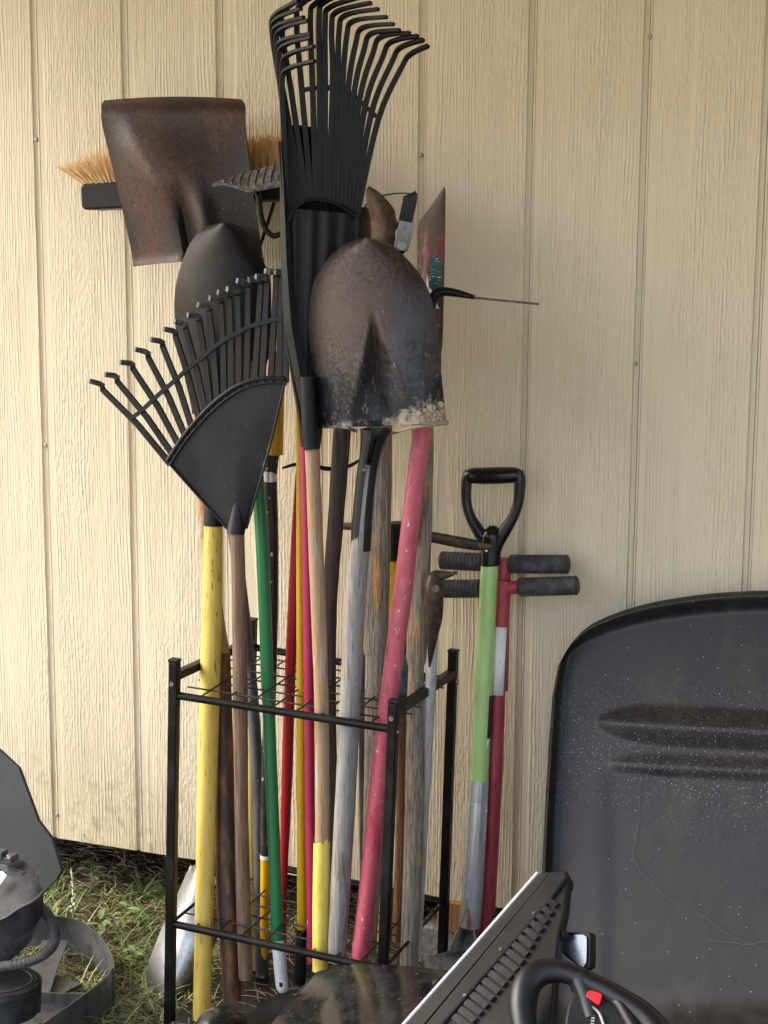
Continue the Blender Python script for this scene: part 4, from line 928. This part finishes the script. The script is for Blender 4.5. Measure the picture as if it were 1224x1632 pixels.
# --- aluminium scoop behind the left rack post
scp = tool('scoop_shovel', 'shiny worn aluminium scoop leaning behind the left rack post', (250, 1622, -.34), cat='shovel')
def ysc(u, v): return -.25-.10*v+.045*abs(2*u-1)**2-.006*math.sin(u*8)*(1-v)
q = blade([(1380, 305), (1392, 297), (1422, 284), (1471, 261), (1533, 237), (1574, 226), (1611, 227), (1624, 240)],
          [(1380, 312), (1386, 330), (1410, 349), (1470, 349), (1511, 340), (1582, 303), (1604, 281), (1624, 248)], ysc, nu=30, nv=40)
q.build('blade', MT['alu'], scp)
q = MB(); q.tube([at(330, 1400, -.23), at(342, 1350, -.2), at(352, 1200, -.15)], .012, n=14); q.build('shaft', MT['wood_brown'], scp)

# ------------------------------------------------------------------ black poly cart tub leaning on the wall
tub = thing('cart_tub', 'black plastic cart tub leaning on the wall, speckled with white paint', 'cart tub', at(1150, 1690, -.42))
XC = 1235.
Ltab = [(942, 1235), (943, 1190), (948, 1120), (960, 1043), (976, 985), (997, 938), (1022, 911), (1060, 890), (1110, 880.5), (1180, 875), (1280, 869), (1390, 863.5), (1500, 859), (1600, 856), (1720, 852)]
def tub_left(y):
    return interp(Ltab, y)
ARCH = cr([(0., 0.), (.134, 1.), (.34, 6.), (.57, 18.), (.742, 34.), (.881, 55.), (.961, 80.), (1., 100.)], 6)
def tub_fn(u, v):
    # v: 0 top rim .. 1 foot; rows follow the arched top edge by blending it into straight rows
    c = 2*u-1
    vv = v**1.15
    # superellipse-like map of the square onto the tub outline
    ang_y = 942+vv*778
    half_full = XC-tub_left(1042+678*vv)
    # x position
    x = XC+c*half_full
    arch = 942+interp(ARCH, abs(c))   # arched top
    y = arch+(1720-arch)*vv
    base = -.055-.36*(y-942)/778
    edge = min(1-abs(c), vv*1.15)
    rim = -.038*(1-sstep(.0, .05, edge))
    lip = .012*(1-sstep(0, .012, edge))
    d = 0
    def ell(cx, cy, rx, ry, k):
        q_ = ((x-cx)/rx)**2
        if x > cx: q_ = 0
        if q_ >= 1: return 0
        s_ = abs((y-cy-(x-cx)*.055)/ry)/math.sqrt(1-q_)
        return k*(1-q_)**.5*max(0, 1-s_**1.15)
    d += -ell(1075, 1158, 124, 33, .019)
    d += -ell(1075, 1222, 108, 19, .008)
    pan = sstep(950, 985, x)*sstep(1222, 1234, y-(x-954)*.03)*.0025
    foot = -.10*sstep(1570, 1720, y)**1.5
    return at(x, y, base+rim+lip+d+pan+foot)
q = MB(); q.grid(tub_fn, 150, 150, .006, fixed=(0, .006, 0))
MT['tub'] = mat('speckled_black_poly', (.014, .0135, .0132), .45, layers=[
    dict(col=(.025, .0245, .024), scale=(40, 40, 4), lo=.42, hi=.7, detail=5, rough=.55),
    dict(col=(.055, .055, .055), scale=(260, 260, 9), lo=.56, hi=.78, detail=4, amt=.5), dict(col=(.06, .056, .05), scale=(12, 12, 5), lo=.55, hi=.75, detail=7, amt=.5, rough=.6),
    dict(col=(.75, .75, .74), scale=(170, 170, 170), kind='voronoi', lo=.115, hi=.075, grads=[(2, .26, .36), (2, .53, .44)], rough=.8),
    dict(col=(.62, .62, .61), scale=(300, 300, 300), kind='voronoi', lo=.14, hi=.10, grads=[(2, .28, .38), (2, .56, .45)], rough=.8),
    dict(col=(.6, .6, .6), scale=(60, 60, 60), kind='voronoi', lo=.05, hi=.035, rough=.8)], bump=[dict(scale=(700, 700, 700), s=.2, d=.0005)])
q.build('tub_shell', MT['tub'], tub, angle=60)
def tubY(x, y): return -.055-.36*(y-942)/778-.0016
q = MB()
for tab in ([(1012., 1338.), (1010., 1370.), (1035., 1402.), (1060., 1428.), (1110., 1452.), (1160., 1487.), (1224., 1517.)], [(1130., 1498.), (1180., 1505.), (1224., 1502.)], [(1020., 1245.), (1018., 1300.), (1012., 1338.)]):
    q.tube([at(x+random.gauss(0, .6), y+random.gauss(0, .6), tubY(x, y)) for x, y in cr(tab, 6)], .00035, n=4)
q.build('scratch', MT['scratch'], tub)

# ------------------------------------------------------------------ ride-on toy car at the lower right
car = thing('ride_on_car', 'black childs ride on car with louvred cowl, mirror and steering wheel', 'toy car', (-.75, -.85, -.04))
A = at(906, 1391, -.80); Bp = at(690, 1640, -.98); Dp = at(884, 1560, -.93)
pn = (Bp-A).cross(Dp-A).normalized()
if pn.dot(CF) > 0: pn = -pn
def cw(x, y, off=0): return on(x, y, A, pn)+pn*off
q = MB(); q.prism([cw(906, 1391), cw(901, 1446), cw(891, 1491), cw(884, 1560), cw(876, 1660), cw(650, 1720), cw(690, 1652)], -pn*.02); q.build('cowl_panel', MT['dash'], car, smooth=False, bevel=.003)
# raised border strip along the cowl and the thick top frame beyond it
q = MB(); q.prism([cw(906, 1390, .005), cw(905, 1402, .005), cw(880, 1437, .005), cw(704, 1640, .005), cw(700, 1650, .005), cw(676, 1640, .005), cw(880, 1391, .005)], -pn*.03); q.build('cowl_border', MT['dash'], car, smooth=False, bevel=.003)
e0, e1 = cw(880, 1390, .004), cw(672, 1640, .004)
w0, w1 = at(858, 1391.5, -.775), at(640, 1638, -.955)
q = MB(); q.prism([e0, e1, w1, w0], (0, .0, -.045)); q.build('windscreen_frame', MT['dash'], car, smooth=False, bevel=.003)
q = MB(); q.tube([w0+Vector((-.001, 0, .0)), w0.lerp(w1, .5), w1+Vector((-.001, 0, 0))], .0026, n=8); q.build('edge_trim', MT['trim_white'], car)
for i in range(17):
    t = i/16
    x0, y0 = 877-t*152, 1438+t*184
    ln = 13+17*min(1, t*2.2)
    x1, y1 = x0+ln*.80, y0+ln*.62
    a_, b_ = cw(x0, y0, .003), cw(x1, y1, .003)
    wdir = (cw(700, 1632)-cw(890, 1410)).normalized()
    q = MB(); q.strip([a_, a_.lerp(b_, .5)+pn*.001, b_], .0070+.0012*min(1, t*2), .004, wdir); q.build('louvre', MT['mesh_grey'], car, smooth=False)
    q = MB()
    for k in range(9):
        c_ = a_.lerp(b_, (k+.5)/9)+pn*(.0017+.001*(1-abs(2*(k+.5)/9-1)))
        q.bar(c_-wdir*.0034, c_+wdir*.0034, .0007, .0012, up=pn)
    q.build('louvre_rib', MT['dash'], bpy.data.objects[q and [o.name for o in car.children if o.name.startswith('louvre')][-1]], smooth=False)
for (x, y) in ((853, 1459), (800, 1517), (743, 1590)):
    q = MB(); q.tube([cw(x, y, .0), cw(x, y, .0065)], [.003, .0024], n=10); q.build('screw', MT['bolt'], car)
# hood
def hood(u, v):
    far = interp([(0, 497), (1, 730)], u); near = interp([(0, 380), (1, 640)], u)
    fy = interp([(0, 1556), (.03, 1549), (.28, 1541), (.6, 1544), (1, 1549)], u)
    x = far+(near-far)*v; y = fy+(1690-fy)*v
    Y = -.53-.26*v-.06*u+.04*max(0, (1-u)-.9)*0
    P = at(x, y, Y); return P+Vector((0, 0, .006*math.sin(math.pi*u)))
q = MB(); q.grid(hood, 40, 20, .006, away=Vector((0, 0, -1))); q.build('hood', MT['hood'], car)
c0, c1, c2, c3 = hood(0, 0), hood(1, 0), hood(1, 1), hood(0, 1)
q = MB(); q.add([p+Vector((0, 0, -.004)) for p in (c0, c1, c2, c3)]+[Vector((p.x*.98-.015, p.y, .06)) for p in (c0, c1, c2, c3)], [[0, 1, 2, 3], [7, 6, 5, 4], [0, 4, 5, 1], [1, 5, 6, 2], [2, 6, 7, 3], [3, 7, 4, 0]]); q.build('front_body', MT['dash'], car, smooth=False, bevel=.01)
# cabin body under the wheel
cb = [at(884, 1640, -.80), at(1010, 1680, -.80), at(1010, 1900, -1.15), at(700, 1760, -1.0)]
q = MB(); q.prism([Vector((p.x, p.y, .26)) for p in cb], (0, 0, -.22)); q.build('cabin_body', MT['dash'], car, smooth=False, bevel=.01)
q = MB()   # fender cap left of the hood
fc = at(352, 1640, -.60); q.ball(fc, .042, .05, .034, 24, 14); q.build('fender', MT['gloss_black'], car)
q = MB(); q.tube([at(692, 1568, -.70), at(699, 1563, -.70)], .004, n=8); q.bar(at(688, 1572, -.70), at(702, 1560, -.7), .008, .004); q.build('hood_clip', MT['hood'], car)
# door mirror
mr = MB()
rp = cr([(904., 1486.), (930., 1484.5), (938., 1487.), (940.5, 1493.), (940., 1536.), (936., 1543.), (929., 1545.), (915., 1535.), (893., 1514.), (896., 1494.), (904., 1486.)], 5)[:-1]
MY = -.86
mn = Vector((-.22, -.88, .42)).normalized(); mc = at(918, 1512, MY); mr.prism([on(x, y, mc, mn) for x, y in rp], -mn*.018); ml = mr.build('door_mirror', MT['dash'], car, bevel=.0025)
gp_ = cr([(899., 1491.), (928., 1490.), (934., 1492.), (936.5, 1497.), (936., 1531.), (933., 1538.), (928., 1540.), (899., 1516.), (895., 1507.)], 4)
mr = MB(); mr.prism([on(x, y, mc, mn)+mn*.0035 for x, y in gp_], -mn*.003); mr.build('mirror_glass', MT['mirror'], ml, smooth=False)
mr = MB(); mr.tube([at(890, 1490, -.868), at(902, 1492, -.862)], [.010, .007], n=12); mr.build('mirror_arm', MT['dash'], ml)
# steering wheel
sw_c = at(945, 1650, -1.0); swn = Vector((.10, -.72, .70)).normalized()
def sp(x, y, off=0): return on(x, y, sw_c, swn)+swn*off
q = MB()
rim = cr([(836., 1640.), (833., 1600.), (842., 1566.), (866., 1549.), (900., 1549.), (940., 1566.), (985., 1590.), (1035., 1628.), (1070., 1690.), (1060., 1760.), (985., 1800.), (900., 1780.), (850., 1710.), (836., 1640.)], 6)[:-1]
q.tube([sp(x, y) for x, y in rim], [.0155+.0025*math.sin(i*.16) for i in range(len(rim))], n=18, closed=True); wh = q.build('steering_wheel', MT['wheel_black'], car)
q = MB(); hb = cr([(898., 1640.), (905., 1600.), (918., 1578.), (938., 1572.), (962., 1582.), (990., 1604.), (1005., 1640.), (1000., 1700.), (950., 1730.), (905., 1700.), (898., 1640.)], 5)[:-1]
q.prism([sp(x, y, .004) for x, y in hb], -swn*.02); q.build('hub', MT['dash'], wh, bevel=.004)
q = MB(); q.tube([sp(925, 1556, -.004), sp(935, 1585, -.004), sp(945, 1620, -.006)], [.018, .014, .014], n=12); q.tube([sp(968, 1582, .002), sp(990, 1602, .004), sp(1012, 1640, .004)], [.007, .010, .011], n=12); q.build('spoke', MT['wheel_black'], wh)
q = MB(); q.prism([sp(x, y, .0115) for x, y in cr([(935., 1590.), (941., 1583.), (958., 1588.), (960., 1592.), (957., 1603.), (953., 1605.), (937., 1594.), (935., 1590.)], 4)[:-1]], -swn*.012); q.build('horn_button', MT['button_red'], wh, bevel=.0015)
q = MB(); q.tube([sp(x, y, .006) for x, y in cr([(944., 1607.), (956., 1618.), (964., 1640.)], 5)], .0024, n=8); q.build('hub_trim', MT['dull_steel'], wh)
o_ = sp(944, 1640, .0052); e_ = sp(946.5, 1612, .0052)-o_
q = MB()
for k in range(6):
    c_ = o_+e_*(k/6.); s_ = swn.cross(e_).normalized()
    q.bar(c_-s_*.0022+e_*.03, c_+s_*.0022+e_*.06, .0022, .0006, up=swn)
q.build('hub_emblem', MT['grey_print'], wh, smooth=False)

# ------------------------------------------------------------------ grey plastic sheet and garden machine at the lower left
gs = thing('plastic_panel', 'dark grey bent plastic panel standing at the left edge by the wall', 'panel', at(40, 1490, -.30))
def pY(y): return -.24-.00022*(y-1200)
pp = [(-70, 1150), (0, 1197), (30, 1225), (61, 1309), (83, 1338), (98, 1388), (90, 1402), (66, 1428), (30, 1460), (-70, 1470)]
q = MB()
cxm = [at(x, y, pY(y)) for x, y in pp]
q.prism(cxm, (.002, .006, .0015)); q.build('sheet', MT['grey_sheet'], gs, smooth=False, bevel=.0015)

gm = thing('garden_machine', 'scuffed grey trimmer head with ribbed hose ring and open curved guard on grass', 'trimmer', gr(40, 1640))
MYY = -.56
tb_ = [(-70, 1350, -.52), (0, 1357, -.53), (24, 1364, -.545), (44, 1377, -.56), (58, 1397, -.58)]
cr_ = [(-70, 1488, -.655), (0, 1466, -.65), (30, 1448, -.64), (56, 1434, -.625), (70, 1420, -.60)]
mid_ = [(-70, 1528, -.650), (0, 1508, -.645), (30, 1494, -.636), (54, 1478, -.622), (68, 1456, -.60)]
bt_ = [(-70, 1552, -.625), (0, 1540, -.622), (24, 1524, -.615), (46, 1504, -.605), (61, 1479, -.59)]
def ribbon(A_, B_, name, mt, th=.004):
    A2, B2 = cr([tuple(map(float, p)) for p in A_], 5), cr([tuple(map(float, p)) for p in B_], 5); n_ = len(A2)-1
    def fn(u, v):
        i = u*n_; k = int(min(i, n_-1)); t = i-k
        pa = at(*A2[k]).lerp(at(*A2[k+1]), t); pb = at(*B2[k]).lerp(at(*B2[k+1]), t); return pa.lerp(pb, v)
    q = MB(); q.grid(fn, 24, 6, th); return q.build(name, mt, gm, angle=25)
MT['grey_pale'] = mat('pale_grey_skirt', (.06, .063, .069), .45, layers=[dict(col=(.12, .123, .127), scale=(30, 30, 14), lo=.45, hi=.68), dict(col=(.03, .03, .03), scale=(70, 70, 30), lo=.56, hi=.66, amt=.7)], bump=[dict(scale=(200, 200, 200), s=.25, d=.0008)])
ribbon(tb_, cr_, 'motor_housing', MT['grey_housing']); ribbon(cr_, mid_, 'housing_side', MT['grey_housing']); ribbon(mid_, bt_, 'housing_skirt', MT['grey_pale'])
q = MB(); q.tube([at(x, y, Y-.001) for x, y, Y in cr([tuple(map(float, p)) for p in cr_], 5)], .0022, n=8); q.build('seam', MT['grey_pale'], gm)
q = MB(); q.add([at(*p) for p in bt_+[(40, 1500, -.5), (50, 1400, -.5), (-70, 1360, -.48)]], [[0, 1, 2, 3, 4, 5, 6, 7]]); q.build('housing_back', MT['grey_guard'], gm, smooth=False)
q = MB()
for k in range(4): q.strip([at(-10+k*3, 1368+k*5, -.552-.004*k), at(38-k*2, 1392+k*4, -.578-.003*k)], .003, .006, (0, 1, .4))
q.build('vent_rib', MT['grey_pale'], gm, smooth=False)
q = MB(); q.prism([at(-12, 1392, -.60), at(4, 1388, -.60), at(11, 1395, -.605), at(2, 1408, -.612), at(-12, 1416, -.615)], (0, -.002, 0)); q.build('sticker', MT['paper'], gm, smooth=False)
q = MB(); q.strip([at(-6, 1396, -.6185), at(1, 1394, -.6185), at(0, 1401, -.6185), at(-6, 1403, -.6185)], .0011, .0006, (0, 1, 0)); q.build('sticker_mark', MT['navy'], gm, smooth=False)
q = MB(); q.bar(at(2, 1368, -.57), at(24, 1368, -.57), .025, .012); q.bar(at(-4, 1360, -.575), at(8, 1362, -.575), .02, .014); q.build('latch', MT['grey_guard'], gm, smooth=False, bevel=.002)
q = MB(); q.bar(at(12, 1362, -.588), at(15, 1368, -.588), .003, .004); q.build('latch_pin', MT['silver'], gm, smooth=False)
rg = cr([(58., 1440., -.585), (74., 1456., -.59), (86., 1478., -.60), (87., 1500., -.612), (74., 1518., -.622), (46., 1532., -.632), (0., 1541., -.64), (-60., 1545., -.645)], 12)
P = [at(*p) for p in rg]; q = MB(); q.tube(P, [(.0086+(.0009 if i % 2 else 0)) for i in range(len(P))], n=14); q.build('hose_ring', MT['rubber'], gm, angle=20)
q = MB()
def fds(u, v):
    a = rad(-100+200*u); c = at(5, 1590, -.62); r1 = .064*(1-.06*v)
    return c+Vector((math.cos(a)*r1, math.sin(a)*r1*.9, .03-.055*v))
q.grid(fds, 40, 8, .004); c = at(5, 1590, -.62)
q.tube([c+Vector((0, 0, .031)), c+Vector((0, 0, .022))], [.058, .0645], n=40); q.build('spool_cap', MT['grey_housing'], gm, angle=35)
q = MB(); q.tube([c+Vector((math.cos(rad(a))*.050, math.sin(rad(a))*.046, .0325)) for a in range(-180, 180, 8)], .0016, n=6, closed=True); q.build('cap_ring', MT['grey_guard'], gm)
# guard: a wide ribbon standing on the grass, bent round the front
zt = .045
gpth = cr([(40., 1452.), (86., 1460.), (125., 1468.), (155., 1490.), (172., 1514.), (179., 1535.), (174., 1552.), (150., 1574.), (110., 1603.), (70., 1632.), (20., 1670.)], 8)
topP = [gr(x, y, zt) for x, y in gpth]
q = MB()
def fgd(u, v):
    i = u*(len(topP)-1); a = int(min(i, len(topP)-2)); p = topP[a].lerp(topP[a+1], i-a)
    return p+Vector((.012*v*max(0, u-.4), -.006*v*max(0, u-.4), -.082*v))
q.grid(fgd, 80, 10, .0035); q.build('guard', MT['grey_guard'], gm, angle=60)
q = MB(); q.prism([gr(40, 1560, -.01), gr(95, 1555, -.01), gr(130, 1567, -.01), gr(88, 1590, -.01), gr(128, 1600, -.01), gr(95, 1625, -.01), gr(20, 1640, -.01)], (0, 0, -.006)); q.build('base_plate', MT['grey_guard'], gm, smooth=False)
q = MB(); q.strip([gr(60, 1590, -.0), gr(95, 1592, .0), gr(140, 1592, .005)], .004, .022, (0, 1, 0)); q.strip([gr(88, 1500, .012), gr(70, 1545, .008), gr(55, 1590, .0)], .05, .004, (1, .3, 0)); q.build('guard_web', MT['grey_guard'], gm, smooth=False)

# ------------------------------------------------------------------ ground litter and plants
MT['straw'] = mat('pine_straw', (.33, .22, .14), .85, layers=[dict(col=(.42, .32, .22), scale=(60, 60, 60), lo=.45, hi=.6), dict(col=(.09, .05, .03), scale=(35, 35, 35), lo=.5, hi=.6)])
q = MB()
for i in range(6000):
    x = random.uniform(-2.1, -.75); y = random.uniform(-.65, .55)
    z = gz(x, y)+random.uniform(.001, .016); a = random.uniform(0, 6.28); l = random.uniform(.025, .09)
    d = Vector((math.cos(a), math.sin(a), random.uniform(-.12, .2)))
    p = Vector((x, y, z)); q.tube([p-d*l/2, p+Vector((random.gauss(0, .004), random.gauss(0, .004), .003)), p+d*l/2], random.uniform(.0005, .0013), n=3, caps=False)
tag(q.build('pine_straw', MT['straw'], smooth=False), kind='stuff')
MT['grass'] = mat('grass_blades', (.27, .38, .13), .55, layers=[dict(col=(.42, .50, .2), scale=(26, 26, 12), lo=.45, hi=.65), dict(col=(.08, .14, .04), scale=(40, 40, 20), lo=.5, hi=.65), dict(col=(.5, .43, .22), scale=(70, 70, 14), lo=.62, hi=.68)])
def leaf_blade(q, p, d, l, w_, droop, n=5):
    pts = []; 
    for k in range(n+1):
        t = k/n; pts.append(p+Vector((d.x*l*t, d.y*l*t, d.z*l*t-droop*l*t*t)))
    side = d.cross(Vector((0, 0, 1)));
    if side.length < 1e-3: side = Vector((1, 0, 0))
    side.normalize(); vs = []
    for k, c in enumerate(pts):
        t = k/n; ww = w_*(1-t)**.6*(.55+.45*min(1, t*4)); vs += [c-side*ww/2, c+Vector((0, 0, -ww*.18)), c+side*ww/2]
    fs = []
    for k in range(n):
        a = k*3; fs += [[a, a+1, a+4, a+3], [a+1, a+2, a+5, a+4]]
    q.add(vs, fs)
q = MB()
cl_ = [(random.uniform(-2.15, -1.28), random.uniform(-.72, .16)) for _ in range(320)]
for (cx, cy) in cl_:
    near = 1.0
    for k in range(random.randint(9, 26)):
        x, y = cx+random.gauss(0, .025), cy+random.gauss(0, .025); a = random.uniform(0, 6.28); tl = random.uniform(.35, 1.3)
        d = Vector((math.cos(a), math.sin(a), tl)).normalized()
        leaf_blade(q, Vector((x, y, gz(x, y))), d, random.uniform(.035, .13), random.uniform(.0018, .0042), random.uniform(.2, .95))
for k in range(260):
    x, y = random.uniform(-1.25, -.6), random.uniform(-.5, .3); a = random.uniform(0, 6.28)
    d = Vector((math.cos(a), math.sin(a), random.uniform(.3, 1.2))).normalized(); leaf_blade(q, Vector((x, y, gz(x, y))), d, random.uniform(.03, .08), .0028, .6)
tag(q.build('grass', MT['grass'], smooth=True), kind='stuff')
MT['leaf'] = mat('broad_leaves', (.19, .32, .13), .5, layers=[dict(col=(.3, .42, .2), scale=(40, 40, 40), lo=.45, hi=.65)])
MT['leaf_pale'] = mat('pale_leaves', (.38, .48, .2), .5, layers=[dict(col=(.17, .26, .09), scale=(40, 40, 40), lo=.45, hi=.65)])
def weed(px, py, label, n, l0, w0, pale=False, seed=1):
    r_ = random.Random(seed); p = gr(px, py); p.z = gz(p.x, p.y)
    t = thing('weed', label, 'plant', p, 'weeds in the grass by the shed')
    q = MB(); top = p+Vector((r_.gauss(0, .008), r_.gauss(0, .008), .045)); q.tube([p, top], [.0013, .0009], n=6); q.build('stem', MT['leaf_pale'], t)
    q = MB()
    for k in range(n):
        a = k*2.4+r_.random(); b0 = p.lerp(top, .25+.75*k/max(1, n-1)); d = Vector((math.cos(a), math.sin(a), .55)).normalized()
        pts = 7; l = l0*r_.uniform(.7, 1.15); side = d.cross(Vector((0, 0, 1))).normalized(); vs = []
        for j in range(pts+1):
            s = j/pts; c = b0+d*(l*s)+Vector((0, 0, -.45*l*s*s)); ww = w0*math.sin(math.pi*min(1, .06+.94*s)**.8)
            vs += [c-side*ww/2, c-Vector((0, 0, ww*.12)), c+side*ww/2]
        q.add(vs, [f_ for j in range(pts) for f_ in ([j*3, j*3+1, j*3+4, j*3+3], [j*3+1, j*3+2, j*3+5, j*3+4])])
    q.build('leaves', MT['leaf_pale' if pale else 'leaf'], t)
weed(196, 1478, 'weed with broad grey green leaves in the grass left of the rack', 7, .042, .012, True, 3)
weed(222, 1545, 'low leafy weed beside the aluminium scoop', 8, .036, .012, False, 5)
weed(150, 1420, 'thin seedling with narrow pale leaves under the siding edge', 6, .05, .009, True, 9)
weed(168, 1500, 'small green weed close to the grey trimmer guard', 7, .05, .013, False, 12)
fp = gr(116, 1470); fp.z = gz(fp.x, fp.y)
fl = thing('wildflower', 'white spike of small flowers standing in the grass behind the trimmer', 'flower', fp)
tp = at(113, 1382, fp.y)
q = MB(); q.tube([fp, fp.lerp(tp, .5)+Vector((.004, 0, 0)), tp], [.0016, .0013, .0008], n=6); q.build('stem', MT['leaf_pale'], fl)
MT['petal'] = mat('white_petals', (.72, .72, .62), .6, layers=[dict(col=(.45, .5, .3), scale=(200, 200, 200), lo=.5, hi=.65)])
q = MB()
for k in range(34):
    t = .18+.8*k/34; c = fp.lerp(tp, t+random.uniform(-.012, .012))+Vector((.004*math.sin(math.pi*t), 0, 0)); a = random.uniform(0, 6.28); r = random.uniform(.002, .0062)*(1.2-t)
    q.ball(c+Vector((math.cos(a)*r, math.sin(a)*r, 0)), .0026*random.uniform(.6, 1.5)*(1.25-t*.7), .0026*(1.25-t*.7), .0034*random.uniform(.6, 1.3)*(1.2-t*.5), 7, 5)
q.build('petals', MT['petal'], fl)
